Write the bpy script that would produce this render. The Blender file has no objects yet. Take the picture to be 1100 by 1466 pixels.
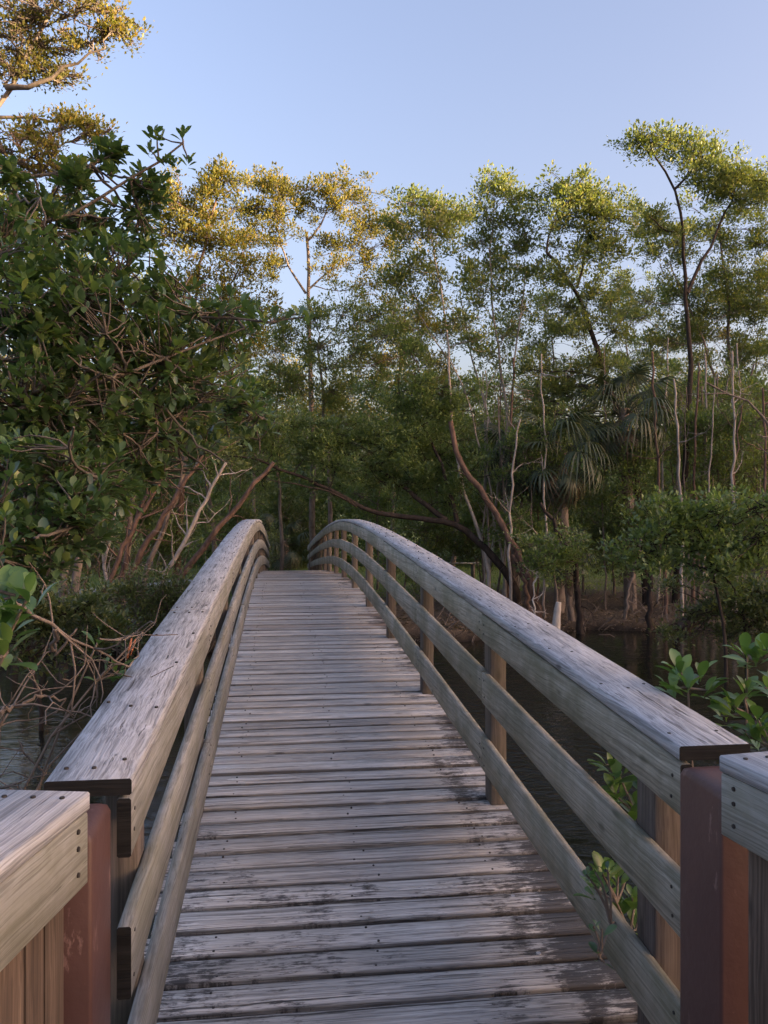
import bpy, math, random
import numpy as np
from mathutils import Matrix, Vector

random.seed(7)
rng = np.random.default_rng(11)
scene = bpy.context.scene
col = scene.collection

# ------------------------------------------------------------------ camera
EYE = 3.30                       # water level is z = 0, the camera stands on the bridge approach
YAW = math.radians(7.2)
FPX = 1184.0                     # focal length in photograph pixels (1100 x 1466)
cam_d = bpy.data.cameras.new("camera")
cam = bpy.data.objects.new("camera", cam_d)
col.objects.link(cam)
cam.location = (0, 0, EYE)
cam.rotation_euler = (math.radians(90), 0, -YAW)
cam_d.sensor_width = 36
cam_d.lens = 36 * FPX / 1466
cam_d.clip_end = 3000
cam_d.clip_start = 0.05
scene.camera = cam

# ------------------------------------------------------------------ sky, sun, exposure
SUN_EL = math.radians(5.6)
SUN_H = Vector((0.88, -0.47, 0)).normalized()      # to the right of the camera, a little behind it
world = bpy.data.worlds.new("World")
scene.world = world
world.use_nodes = True
wn = world.node_tree.nodes
bg = wn["Background"]
sky = wn.new("ShaderNodeTexSky")
sky.sky_type = 'NISHITA'
sky.sun_disc = False
sky.sun_elevation = SUN_EL
sky.sun_rotation = math.atan2(SUN_H.x, SUN_H.y)
sky.altitude = 0
sky.air_density = 0.85
sky.dust_density = 7.0
sky.ozone_density = 1.0
wb_ = wn.new("ShaderNodeMix"); wb_.data_type = 'RGBA'; wb_.blend_type = 'MULTIPLY'; wb_.inputs[0].default_value = 1.0
wb_.inputs[7].default_value = (1.06, 0.915, 1.00, 1)          # evening air, a little towards lavender everywhere
world.node_tree.links.new(sky.outputs[0], wb_.inputs[6])
world.node_tree.links.new(wb_.outputs[2], bg.inputs[0])
bg.inputs[1].default_value = 0.15
sun_d = bpy.data.lights.new("sun", 'SUN')
sun_d.energy = 4.0
sun_d.angle = math.radians(0.6)
sun_d.color = (1.0, 0.72, 0.42)
sun = bpy.data.objects.new("sun", sun_d)
col.objects.link(sun)
sdir = Vector((SUN_H.x * math.cos(SUN_EL), SUN_H.y * math.cos(SUN_EL), math.sin(SUN_EL)))
sun.rotation_euler = sdir.to_track_quat('Z', 'Y').to_euler()
sun.location = (20, -20, 30)
scene.view_settings.view_transform = 'Standard'
scene.view_settings.look = 'None'
scene.view_settings.gamma = 1
scene.view_settings.use_curve_mapping = False
scene.view_settings.exposure = 2.5
scene.cycles.max_bounces = 6
scene.cycles.diffuse_bounces = 4
scene.cycles.transmission_bounces = 4
scene.cycles.transparent_max_bounces = 4

# ------------------------------------------------------------------ helpers
cf = np.array([math.sin(YAW), math.cos(YAW), 0.0])
cr = np.array([math.cos(YAW), -math.sin(YAW), 0.0])
cu = np.array([0, 0, 1.0])
C0 = np.array([0, 0, EYE])

def at(px, py, d):
    """photograph pixel + distance -> point of the place"""
    return C0 + cf * d + cr * ((px - 550) / FPX * d) + cu * ((733 - py) / FPX * d)

def project(P):
    Q = np.asarray(P) - C0
    d = Q @ cf
    return 550 + FPX * (Q @ cr) / d, 733 - FPX * (Q @ cu) / d, d

def smooth(t):
    t = np.clip(t, 0, 1)
    return t * t * (3 - 2 * t)

def ground_z(x, y):
    x = np.asarray(x, float); y = np.asarray(y, float)
    yn = 2.9 + 0.25 * np.sin(x * 1.3 + 0.5) + 0.15 * np.sin(x * 3.1)
    yf = 20.0 + 0.14 * np.clip(x, -60, 60) + 0.35 * np.sin(x * 0.9) + 0.2 * np.sin(x * 2.3 + 1)
    near = 1.85 * smooth((yn + 0.9 - y) / 2.0)
    far = 1.15 * smooth((y - yf + 0.5) / 1.3)
    roll = 0.06 * np.sin(x * 0.55 + y * 0.3) + 0.05 * np.sin(x * 0.21 - y * 0.47) + 0.03 * np.sin(x * 1.7 + y * 1.3)
    return -0.85 + near + far + roll

def gz(x, y):
    return float(ground_z(x, y))

class MB:
    """collects vertices and faces, builds ONE mesh object"""
    def __init__(self):
        self.v = []; self.f = []; self.n = 0
    def add(self, V, F):
        V = np.asarray(V, float).reshape(-1, 3)
        self.v.append(V)
        F = np.asarray(F, int)
        self.f.append(F + self.n)
        self.n += len(V)
    def box(self, c, s, rot=None):
        c = np.asarray(c, float); s = np.asarray(s, float) / 2
        V = np.array([[x, y, z] for x in (-1, 1) for y in (-1, 1) for z in (-1, 1)], float) * s
        if rot is not None:
            V = V @ np.asarray(rot).T
        self.add(V + c, [[0, 1, 3, 2], [4, 6, 7, 5], [0, 4, 5, 1], [2, 3, 7, 6], [0, 2, 6, 4], [1, 5, 7, 3]])
    def tube(self, P, R, sides=6, cap=True):
        P = np.asarray(P, float); n = len(P)
        R = np.broadcast_to(np.asarray(R, float), (n,))
        T = np.gradient(P, axis=0)
        T /= np.linalg.norm(T, axis=1)[:, None] + 1e-9
        ref = np.array([0.31, 0.2, 0.93]) if abs(T[:, 2]).mean() < 0.8 else np.array([0.95, 0.3, 0.1])
        A = np.cross(T, ref); A /= np.linalg.norm(A, axis=1)[:, None] + 1e-9
        B = np.cross(T, A)
        th = np.arange(sides) * 2 * math.pi / sides
        V = P[:, None] + R[:, None, None] * (np.cos(th)[None, :, None] * A[:, None] + np.sin(th)[None, :, None] * B[:, None])
        i = np.arange(n - 1)[:, None] * sides; j = np.arange(sides)[None]; k = (j + 1) % sides
        F = np.stack([i + j, i + k, i + sides + k, i + sides + j], -1).reshape(-1, 4)
        self.add(V.reshape(-1, 3), F)
        if cap:
            self.add(V[-1], [list(range(sides))])
            self.add(V[0], [list(range(sides))[::-1]])
    def mesh(self, name, smooth_shade=False):
        me = bpy.data.meshes.new(name)
        V = np.concatenate(self.v) if self.v else np.zeros((0, 3))
        loops = np.concatenate([F.ravel() for F in self.f])
        tot = np.concatenate([np.full(len(F), F.shape[1]) for F in self.f])
        st = np.concatenate([[0], np.cumsum(tot)[:-1]])
        me.vertices.add(len(V)); me.vertices.foreach_set("co", V.astype(np.float32).ravel())
        me.loops.add(len(loops)); me.loops.foreach_set("vertex_index", loops.astype(np.int32))
        me.polygons.add(len(tot))
        me.polygons.foreach_set("loop_start", st.astype(np.int32))
        me.polygons.foreach_set("loop_total", tot.astype(np.int32))
        if smooth_shade:
            me.polygons.foreach_set("use_smooth", np.ones(len(tot), bool))
        me.update(calc_edges=True)
        return me
    def build(self, name, mat, parent=None, smooth_shade=False, kind=None):
        o = bpy.data.objects.new(name, self.mesh(name, smooth_shade))
        o.data.materials.append(mat)
        col.objects.link(o)
        if parent is not None:
            o.parent = parent
            o.matrix_parent_inverse = parent.matrix_world.inverted() if parent.type != 'EMPTY' else Matrix.Translation(-parent.location)
        if kind:
            o["kind"] = kind
        return o

def thing(name, label, cat, loc=(0, 0, 0), group=None):
    o = bpy.data.objects.new(name, None)
    o.empty_display_size = 0.2
    o.location = loc
    col.objects.link(o)
    o["label"] = label; o["category"] = cat
    if group: o["group"] = group
    return o

def place(name, me, M, parent):
    """an object sharing mesh data, at world matrix M under an Empty that only has a location"""
    o = bpy.data.objects.new(name, me)
    col.objects.link(o)
    o.parent = parent
    o.matrix_parent_inverse = Matrix.Translation(-parent.location)
    o.matrix_basis = M
    return o

def tag(o, label, cat, group=None):
    o["label"] = label; o["category"] = cat
    if group: o["group"] = group
    return o

# ------------------------------------------------------------------ materials
def newmat(name):
    m = bpy.data.materials.new(name)
    m.use_nodes = True
    nt = m.node_tree
    for n in list(nt.nodes): nt.nodes.remove(n)
    out = nt.nodes.new("ShaderNodeOutputMaterial")
    return m, nt, out

def N(nt, typ, **kw):
    n = nt.nodes.new(typ)
    for k, v in kw.items():
        if k in n.inputs.keys() if isinstance(k, str) else False:
            n.inputs[k].default_value = v
        else:
            setattr(n, k, v)
    return n

def ramp(nt, fac, stops):
    r = nt.nodes.new("ShaderNodeValToRGB")
    el = r.color_ramp.elements
    while len(el) < len(stops): el.new(0.5)
    for e, (p, c) in zip(el, stops):
        e.position = p
        e.color = (c, c, c, 1) if isinstance(c, (int, float)) else (*c, 1)
    nt.links.new(fac, r.inputs[0])
    return r.outputs[0]

def mixc(nt, fac, a, b, mode='MIX'):
    m = nt.nodes.new("ShaderNodeMix"); m.data_type = 'RGBA'; m.blend_type = mode
    for s, v in ((m.inputs[0], fac), (m.inputs[6], a), (m.inputs[7], b)):
        if hasattr(v, "is_linked"): nt.links.new(v, s)
        elif isinstance(v, (int, float)): s.default_value = v if s.type == 'VALUE' else (v, v, v, 1)
        else: s.default_value = (*v, 1)
    return m.outputs[2]

def math_(nt, op, a, b=None, clamp=False):
    m = nt.nodes.new("ShaderNodeMath"); m.operation = op; m.use_clamp = clamp
    for s, v in zip(m.inputs, (a, b)):
        if v is None: continue
        if hasattr(v, "is_linked"): nt.links.new(v, s)
        else: s.default_value = v
    return m.outputs[0]

def noise(nt, vec, scale, detail=4, rough=0.55, dist=0.0):
    n = nt.nodes.new("ShaderNodeTexNoise")
    n.inputs["Scale"].default_value = scale
    n.inputs["Detail"].default_value = detail
    n.inputs["Roughness"].default_value = rough
    n.inputs["Distortion"].default_value = dist
    nt.links.new(vec, n.inputs["Vector"])
    return n.outputs[0]

def scaled(nt, vec, s):
    m = nt.nodes.new("ShaderNodeVectorMath"); m.operation = 'MULTIPLY'
    nt.links.new(vec, m.inputs[0]); m.inputs[1].default_value = s
    return m.outputs[0]

def wood(name, axis, light, mid, dark, crack=0.62, rough=0.7, green=0.0, mold_and_gap_shade=False, warm=0.0, bump=0.5, vary=0.35, fiber=0.6):
    m, nt, out = newmat(name)
    L = nt.links.new
    tc = nt.nodes.new("ShaderNodeTexCoord")
    oi = nt.nodes.new("ShaderNodeObjectInfo")
    cx = nt.nodes.new("ShaderNodeCombineXYZ")
    for i, k in enumerate((71.0, 43.0, 29.0)):
        L(math_(nt, 'MULTIPLY', oi.outputs["Random"], k), cx.inputs[i])
    # knots swirl the grain a little
    off = nt.nodes.new("ShaderNodeVectorMath"); off.operation = 'ADD'
    L(tc.outputs["Object"], off.inputs[0]); L(cx.outputs[0], off.inputs[1])
    base = off.outputs[0]
    s_low = [3.0, 3.0, 3.0]; s_low[axis] = 2.2
    nz = nt.nodes.new("ShaderNodeTexNoise"); nz.inputs["Scale"].default_value = 1.0; nz.inputs["Detail"].default_value = 2
    L(scaled(nt, base, [9 if i != axis else 4 for i in range(3)]), nz.inputs["Vector"])
    sw = nt.nodes.new("ShaderNodeVectorMath"); sw.operation = 'MULTIPLY_ADD'
    L(nz.outputs["Color"], sw.inputs[0]); sw.inputs[1].default_value = [0.022 if i != axis else 0.0 for i in range(3)]
    L(base, sw.inputs[2])
    v = sw.outputs[0]
    def st(a, c): return scaled(nt, v, [c if i != axis else a for i in range(3)])
    g1 = noise(nt, st(0.55, 52), 1, 6, 0.65)
    g2 = noise(nt, st(1.2, 170), 1, 3, 0.6)
    pat = noise(nt, base, 3.2, 4, 0.6)
    pat2 = noise(nt, base, 11, 5, 0.65)
    c = ramp(nt, g1, [(0.30, dark), (0.47, mid), (0.66, light)])
    c = mixc(nt, math_(nt, 'MULTIPLY', ramp(nt, pat, [(0.42, 0.0), (0.66, 1.0)]), 0.45), c, [x * 0.66 for x in mid])
    c = mixc(nt, math_(nt, 'MULTIPLY', ramp(nt, g2, [(0.38, 1.0), (0.53, 0.0)]), fiber), c, dark)
    vo = nt.nodes.new("ShaderNodeTexVoronoi"); vo.inputs["Scale"].default_value = 1.0
    L(scaled(nt, v, [7.5 if i != axis else 2.4 for i in range(3)]), vo.inputs["Vector"])
    kn = ramp(nt, vo.outputs["Distance"], [(0.05, 1.0), (0.12, 0.0)])
    c = mixc(nt, math_(nt, 'MULTIPLY', kn, 0.7), c, [x * 0.5 for x in dark])
    ck = ramp(nt, noise(nt, st(0.42, 62), 1, 4, 0.7), [(crack, 0.0), (crack + 0.05, 1.0)])
    c = mixc(nt, math_(nt, 'MULTIPLY', ck, 0.85), c, [x * 0.18 for x in dark])
    if green > 0:
        gm = ramp(nt, noise(nt, base, 2.3, 5, 0.65), [(0.40, 0.0), (0.62, 1.0)])
        c = mixc(nt, math_(nt, 'MULTIPLY', gm, green), c, (0.115, 0.115, 0.06))
    if mold_and_gap_shade:
        so = nt.nodes.new("ShaderNodeSeparateXYZ"); L(tc.outputs["Object"], so.inputs[0])
        ed = math_(nt, 'ADD', math_(nt, 'ABSOLUTE', so.outputs[1]), math_(nt, 'MULTIPLY', math_(nt, 'SUBTRACT', g1, 0.5), 0.05))
        c = mixc(nt, math_(nt, 'MULTIPLY', ramp(nt, ed, [(0.069, 0.0), (0.083, 1.0)]), 0.88), c, (0.02, 0.018, 0.018))  # grimy plank edges, darkened further to paint the shade of the gaps
        geo = nt.nodes.new("ShaderNodeNewGeometry")
        sp = nt.nodes.new("ShaderNodeSeparateXYZ"); L(geo.outputs["Position"], sp.inputs[0])
        wide = noise(nt, scaled(nt, geo.outputs["Position"], (2.0, 1.1, 1)), 1, 5, 0.7)
        fine = noise(nt, scaled(nt, geo.outputs["Position"], (10, 55, 1)), 1, 6, 0.8)
        er = math_(nt, 'MULTIPLY', math_(nt, 'SUBTRACT', sp.outputs[0], 0.72), 0.40, clamp=True)
        el = math_(nt, 'MULTIPLY', math_(nt, 'SUBTRACT', -0.05, sp.outputs[0]), 0.22, clamp=True)
        edge = math_(nt, 'ADD', math_(nt, 'ADD', er, el), math_(nt, 'MULTIPLY', math_(nt, 'SUBTRACT', oi.outputs["Random"], 0.5), 0.16))
        nearw = math_(nt, 'MULTIPLY', math_(nt, 'SUBTRACT', 6.5, sp.outputs[1]), 0.045, clamp=True)
        s = math_(nt, 'ADD', math_(nt, 'ADD', wide, math_(nt, 'MULTIPLY', math_(nt, 'SUBTRACT', fine, 0.5), 0.95)), math_(nt, 'ADD', edge, nearw))
        mm = ramp(nt, s, [(0.725, 0.0), (0.82, 1.0)])
        c = mixc(nt, math_(nt, 'MULTIPLY', mm, 0.88), c, (0.022, 0.020, 0.020))
    if warm > 0:
        pick = ramp(nt, oi.outputs["Random"], [(0.86, 0.0), (0.90, 1.0)])
        c = mixc(nt, math_(nt, 'MULTIPLY', pick, warm), c, (0.26, 0.19, 0.14))
    br = nt.nodes.new("ShaderNodeMapRange")
    w2 = nt.nodes.new("ShaderNodeTexWhiteNoise"); w2.noise_dimensions = '1D'; L(math_(nt, 'MULTIPLY', oi.outputs["Random"], 913.0), w2.inputs["W"])
    L(w2.outputs[0], br.inputs[0]); br.inputs[3].default_value = 1 - vary; br.inputs[4].default_value = 1 + vary * 0.55
    cxx = nt.nodes.new("ShaderNodeCombineColor")
    for i in range(3): L(br.outputs[0], cxx.inputs[i])
    c = mixc(nt, 1.0, c, cxx.outputs[0], 'MULTIPLY')
    bs = nt.nodes.new("ShaderNodeBsdfPrincipled")
    L(c, bs.inputs["Base Color"])
    L(math_(nt, 'ADD', math_(nt, 'MULTIPLY', pat2, 0.25), rough - 0.12), bs.inputs["Roughness"])
    bs.inputs["Specular IOR Level"].default_value = 0.35
    bp = nt.nodes.new("ShaderNodeBump"); bp.inputs["Strength"].default_value = bump; bp.inputs["Distance"].default_value = 0.004
    h = math_(nt, 'ADD', math_(nt, 'ADD', g1, math_(nt, 'MULTIPLY', g2, 0.7)), math_(nt, 'MULTIPLY', ck, -1.3))
    L(h, bp.inputs["Height"]); L(bp.outputs[0], bs.inputs["Normal"])
    L(bs.outputs[0], out.inputs[0])
    return m

def leafmat(name, a, b, c2=None, rough=0.42, trans=0.3, spec=0.5):
    m, nt, out = newmat(name)
    L = nt.links.new
    geo = nt.nodes.new("ShaderNodeNewGeometry"); oi = nt.nodes.new("ShaderNodeObjectInfo")
    r = math_(nt, 'FRACT', math_(nt, 'ADD', geo.outputs["Random Per Island"], math_(nt, 'MULTIPLY', oi.outputs["Random"], 7.3)))
    stops = [(0.0, a), (0.75, b)] + ([(0.97, c2)] if c2 else [])
    c = ramp(nt, r, stops)
    cl = noise(nt, geo.outputs["Position"], 0.9, 2, 0.5)
    c = mixc(nt, ramp(nt, cl, [(0.35, 0.0), (0.65, 0.55)]), c, [x * 0.7 for x in a])
    bs = nt.nodes.new("ShaderNodeBsdfPrincipled")
    L(c, bs.inputs["Base Color"]); bs.inputs["Roughness"].default_value = rough
    bs.inputs["Specular IOR Level"].default_value = spec
    tr = nt.nodes.new("ShaderNodeBsdfTranslucent")
    L(mixc(nt, 1.0, c, (1.5, 1.6, 0.6), 'MULTIPLY'), tr.inputs[0])
    mx = nt.nodes.new("ShaderNodeMixShader"); mx.inputs[0].default_value = trans
    L(bs.outputs[0], mx.inputs[1]); L(tr.outputs[0], mx.inputs[2])
    L(mx.outputs[0], out.inputs[0])
    return m

def barkmat(name, a, b, scale=9, moss=None):
    m, nt, out = newmat(name)
    L = nt.links.new
    geo = nt.nodes.new("ShaderNodeNewGeometry")
    p = scaled(nt, geo.outputs["Position"], (1, 1, 0.35))
    n1 = noise(nt, p, scale, 6, 0.65); n2 = noise(nt, geo.outputs["Position"], 1.4, 3)
    c = ramp(nt, n1, [(0.32, a), (0.66, b)])
    if moss: c = mixc(nt, ramp(nt, n2, [(0.45, 0.0), (0.65, 0.7)]), c, moss)
    bs = nt.nodes.new("ShaderNodeBsdfPrincipled"); L(c, bs.inputs["Base Color"]); bs.inputs["Roughness"].default_value = 0.85
    bs.inputs["Specular IOR Level"].default_value = 0.2
    bp = nt.nodes.new("ShaderNodeBump"); bp.inputs["Strength"].default_value = 0.6; bp.inputs["Distance"].default_value = 0.02
    L(n1, bp.inputs["Height"]); L(bp.outputs[0], bs.inputs["Normal"])
    L(bs.outputs[0], out.inputs[0])
    return m

M = {}
M['cap'] = wood('weathered_cap_wood', 1, (0.53, 0.545, 0.58), (0.40, 0.41, 0.43), (0.085, 0.085, 0.09), crack=0.63, rough=0.62, bump=1.0, vary=0.15, fiber=0.5)
M['rail'] = wood('weathered_rail_wood', 1, (0.39, 0.395, 0.385), (0.30, 0.30, 0.285), (0.12, 0.12, 0.11), crack=0.66, rough=0.72, green=0.45, bump=0.4, vary=0.15)
M['rail_mossy'] = wood('algae_stained_rail_wood', 1, (0.46, 0.43, 0.36), (0.36, 0.335, 0.275), (0.14, 0.13, 0.10), crack=0.67, rough=0.75, green=0.6, bump=0.5, vary=0.15)
M['plank'] = wood('weathered_deck_wood', 0, (0.68, 0.675, 0.66), (0.54, 0.53, 0.515), (0.12, 0.115, 0.11), crack=0.59, rough=0.55, mold_and_gap_shade=True, warm=0.55, bump=1.0, vary=0.30, fiber=0.65)
M['post'] = wood('brown_post_wood', 2, (0.185, 0.155, 0.14), (0.125, 0.102, 0.09), (0.055, 0.045, 0.04), crack=0.72, rough=0.75, green=0.25, bump=0.4, vary=0.4)
M['picket'] = wood('picket_wood', 2, (0.20, 0.145, 0.105), (0.115, 0.080, 0.058), (0.05, 0.036, 0.027), crack=0.74, rough=0.75, bump=0.4, vary=0.3)
M['end'] = wood('black_end_grain', 0, (0.022, 0.021, 0.021), (0.012, 0.012, 0.012), (0.005, 0.005, 0.005), rough=0.9, bump=0.7, vary=0.1)

def redpaint():
    m, nt, out = newmat('red_brown_paint'); L = nt.links.new
    tc = nt.nodes.new("ShaderNodeTexCoord")
    n1 = noise(nt, tc.outputs["Object"], 4, 4); n2 = noise(nt, scaled(nt, tc.outputs["Object"], (14, 14, 5)), 1, 6, 0.7)
    c = mixc(nt, ramp(nt, n1, [(0.3, 0.0), (0.7, 1.0)]), (0.070, 0.034, 0.029), (0.094, 0.046, 0.039))
    c = mixc(nt, ramp(nt, n2, [(0.61, 0.0), (0.66, 0.6)]), c, (0.24, 0.15, 0.13))
    bs = nt.nodes.new("ShaderNodeBsdfPrincipled"); L(c, bs.inputs["Base Color"]); bs.inputs["Roughness"].default_value = 0.5
    bp = nt.nodes.new("ShaderNodeBump"); bp.inputs["Strength"].default_value = 0.35; bp.inputs["Distance"].default_value = 0.006
    L(noise(nt, tc.outputs["Object"], 22, 4), bp.inputs["Height"]); L(bp.outputs[0], bs.inputs["Normal"])
    L(bs.outputs[0], out.inputs[0]); return m
M['red'] = redpaint()

def plain(name, c, rough=0.6, metal=0.0, var=0.25):
    m, nt, out = newmat(name); L = nt.links.new
    tc = nt.nodes.new("ShaderNodeTexCoord")
    n1 = noise(nt, tc.outputs["Object"], 14, 4)
    cc = mixc(nt, ramp(nt, n1, [(0.3, 0.0), (0.7, 1.0)]), [x * (1 - var) for x in c], [min(1, x * (1 + var)) for x in c])
    bs = nt.nodes.new("ShaderNodeBsdfPrincipled"); L(cc, bs.inputs["Base Color"]); bs.inputs["Roughness"].default_value = rough
    bs.inputs["Metallic"].default_value = metal
    L(bs.outputs[0], out.inputs[0]); return m
M['nail'] = plain('dark_nail', (0.035, 0.03, 0.028), 0.6, 0.3)
M['screw'] = plain('galvanised_screw', (0.5, 0.52, 0.56), 0.4, 0.7)
M['beam'] = plain('dark_beam', (0.07, 0.055, 0.045), 0.8)
M['orange'] = plain('orange_strip', (0.42, 0.15, 0.07), 0.7)

def water():
    m, nt, out = newmat('dark_water'); L = nt.links.new
    geo = nt.nodes.new("ShaderNodeNewGeometry")
    a = noise(nt, scaled(nt, geo.outputs["Position"], (1.0, 2.2, 1)), 1.6, 5, 0.62, 0.4)
    b = noise(nt, geo.outputs["Position"], 7, 3, 0.55)
    bs = nt.nodes.new("ShaderNodeBsdfPrincipled")
    bs.inputs["Base Color"].default_value = (0.010, 0.011, 0.008, 1)
    bs.inputs["Roughness"].default_value = 0.04
    bs.inputs["IOR"].default_value = 1.333
    bp = nt.nodes.new("ShaderNodeBump"); bp.inputs["Strength"].default_value = 1.0; bp.inputs["Distance"].default_value = 0.0104
    patch = ramp(nt, noise(nt, scaled(nt, geo.outputs["Position"], (0.45, 0.22, 1)), 1, 2, 0.5), [(0.54, 0.03), (0.68, 1.0)])
    dv = nt.nodes.new("ShaderNodeVectorMath"); dv.operation = 'DISTANCE'
    L(scaled(nt, geo.outputs["Position"], (1.0, 0.6, 1)), dv.inputs[0]); dv.inputs[1].default_value = (4.2, 7.6, 0)
    eddy = ramp(nt, math_(nt, 'ADD', math_(nt, 'MULTIPLY', dv.outputs["Value"], 0.22), math_(nt, 'MULTIPLY', math_(nt, 'SUBTRACT', a, 0.5), 0.9)), [(0.30, 1.0), (0.72, 0.0)])
    patch = math_(nt, 'ADD', patch, math_(nt, 'MULTIPLY', eddy, 2.2))          # ripples where the current swirls past the piles
    L(math_(nt, 'ADD', a, math_(nt, 'MULTIPLY', math_(nt, 'MULTIPLY', b, patch), 2.4)), bp.inputs["Height"]); L(bp.outputs[0], bs.inputs["Normal"])
    L(bs.outputs[0], out.inputs[0]); return m
M['water'] = water()

def groundmat():
    m, nt, out = newmat('bank_ground'); L = nt.links.new
    geo = nt.nodes.new("ShaderNodeNewGeometry")
    P = geo.outputs["Position"]
    sp = nt.nodes.new("ShaderNodeSeparateXYZ"); L(P, sp.inputs[0])
    n1 = noise(nt, P, 7, 6, 0.7); n2 = noise(nt, P, 0.25, 4); n3 = noise(nt, P, 38, 4, 0.7)
    litter = ramp(nt, n3, [(0.32, (0.05, 0.038, 0.027)), (0.52, (0.12, 0.09, 0.063)), (0.70, (0.21, 0.16, 0.115))])
    mud = mixc(nt, ramp(nt, n1, [(0.35, 0.0), (0.65, 1.0)]), (0.018, 0.014, 0.011), (0.045, 0.034, 0.025))
    grass = ramp(nt, n3, [(0.3, (0.07, 0.10, 0.03)), (0.7, (0.15, 0.20, 0.06))])
    # grass farther from the water, mud at the water's edge, litter between
    far = math_(nt, 'ADD', math_(nt, 'MULTIPLY', math_(nt, 'SUBTRACT', sp.outputs[1], math_(nt, 'ADD', 27.0, math_(nt, 'MULTIPLY', sp.outputs[0], 0.25))), 0.16), math_(nt, 'MULTIPLY', math_(nt, 'SUBTRACT', n2, 0.5), 2.2), clamp=True)
    c = mixc(nt, far, litter, grass)
    c = mixc(nt, ramp(nt, math_(nt, 'ADD', sp.outputs[2], math_(nt, 'MULTIPLY', n1, 0.15)), [(0.12, 1.0), (0.32, 0.0)]), c, mud)
    bs = nt.nodes.new("ShaderNodeBsdfPrincipled"); L(c, bs.inputs["Base Color"]); bs.inputs["Roughness"].default_value = 0.9
    bs.inputs["Specular IOR Level"].default_value = 0.2
    bp = nt.nodes.new("ShaderNodeBump"); bp.inputs["Strength"].default_value = 0.8; bp.inputs["Distance"].default_value = 0.05
    L(math_(nt, 'ADD', n1, n3), bp.inputs["Height"]); L(bp.outputs[0], bs.inputs["Normal"])
    L(bs.outputs[0], out.inputs[0]); return m
M['ground'] = groundmat()
M['path'] = plain('grey_path', (0.30, 0.29, 0.28), 0.9, 0, 0.15)

M['leaf_near'] = leafmat('mangrove_leaf', (0.062, 0.115, 0.056), (0.125, 0.205, 0.084), (0.25, 0.31, 0.08), rough=0.34, trans=0.34, spec=0.8)
M['leaf_young'] = leafmat('young_mangrove_leaf', (0.06, 0.13, 0.04), (0.13, 0.24, 0.07), (0.20, 0.30, 0.08), rough=0.36, trans=0.3, spec=0.6)
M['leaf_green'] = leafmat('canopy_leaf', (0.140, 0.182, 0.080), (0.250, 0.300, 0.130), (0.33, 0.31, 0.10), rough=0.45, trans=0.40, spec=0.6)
M['leaf_gold'] = leafmat('yellowish_sunlit_leaf', (0.150, 0.165, 0.055), (0.29, 0.26, 0.070), (0.38, 0.25, 0.05), rough=0.5, trans=0.40)  # yellowish leaves with low-sun gold put into the colour
M['leaf_mid'] = leafmat('bank_mangrove_leaf', (0.110, 0.168, 0.072), (0.205, 0.275, 0.112), (0.27, 0.31, 0.10), rough=0.42, trans=0.38, spec=0.6)
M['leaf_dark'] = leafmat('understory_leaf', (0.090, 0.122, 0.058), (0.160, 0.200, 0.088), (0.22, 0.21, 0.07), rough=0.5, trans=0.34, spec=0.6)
M['palm'] = leafmat('palm_leaf', (0.036, 0.056, 0.034), (0.078, 0.108, 0.060), (0.14, 0.14, 0.08), rough=0.5, trans=0.2)
M['palm_dead'] = leafmat('dead_palm_leaf', (0.10, 0.075, 0.05), (0.19, 0.15, 0.11), None, rough=0.7, trans=0.2)
M['grass'] = leafmat('grass_blade', (0.13, 0.19, 0.045), (0.24, 0.31, 0.08), None, rough=0.6, trans=0.3)
M['bark'] = barkmat('grey_brown_bark', (0.095, 0.075, 0.062), (0.25, 0.205, 0.17))
M['bark_mangrove'] = barkmat('mangrove_bark', (0.060, 0.050, 0.043), (0.17, 0.145, 0.12))
M['bark_dark'] = barkmat('dark_wet_bark', (0.018, 0.014, 0.012), (0.065, 0.050, 0.042))
M['bark_red'] = barkmat('reddish_bark', (0.07, 0.046, 0.037), (0.20, 0.13, 0.10))
M['bark_pale'] = barkmat('pale_bark', (0.22, 0.19, 0.165), (0.46, 0.405, 0.36))
M['bark_white'] = barkmat('bleached_wood', (0.33, 0.30, 0.27), (0.62, 0.59, 0.55), 6)

# ------------------------------------------------------------------ ground and water
def axis_coords(fine0, fine1, step, far):
    a = list(np.arange(fine0, fine1 + 1e-6, step))
    s = step; x = a[-1]
    while x < far: s *= 1.25; x += s; a.append(x)
    s = step; x = a[0]; pre = []
    while x > -far: s *= 1.25; x -= s; pre.append(x)
    return np.array(pre[::-1] + a)
xs = axis_coords(-24, 34, 0.5, 900); ys = axis_coords(-4, 46, 0.4, 900)
X, Y = np.meshgrid(xs, ys, indexing='ij')
Z = ground_z(X, Y)
nx, ny = X.shape
g = MB()
ii = (np.arange(nx - 1)[:, None] * ny + np.arange(ny - 1)[None]).ravel()
g.add(np.stack([X, Y, Z], -1).reshape(-1, 3), np.stack([ii, ii + ny, ii + ny + 1, ii + 1], -1))
o = g.build("ground", M['ground'], None, True); o["kind"] = "structure"
w = MB(); w.add([[-900, -60, 0], [900, -60, 0], [900, 900, 0], [-900, 900, 0]], [[0, 1, 2, 3]])
wo = w.build("water", M['water']); wo["kind"] = "structure"
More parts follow.
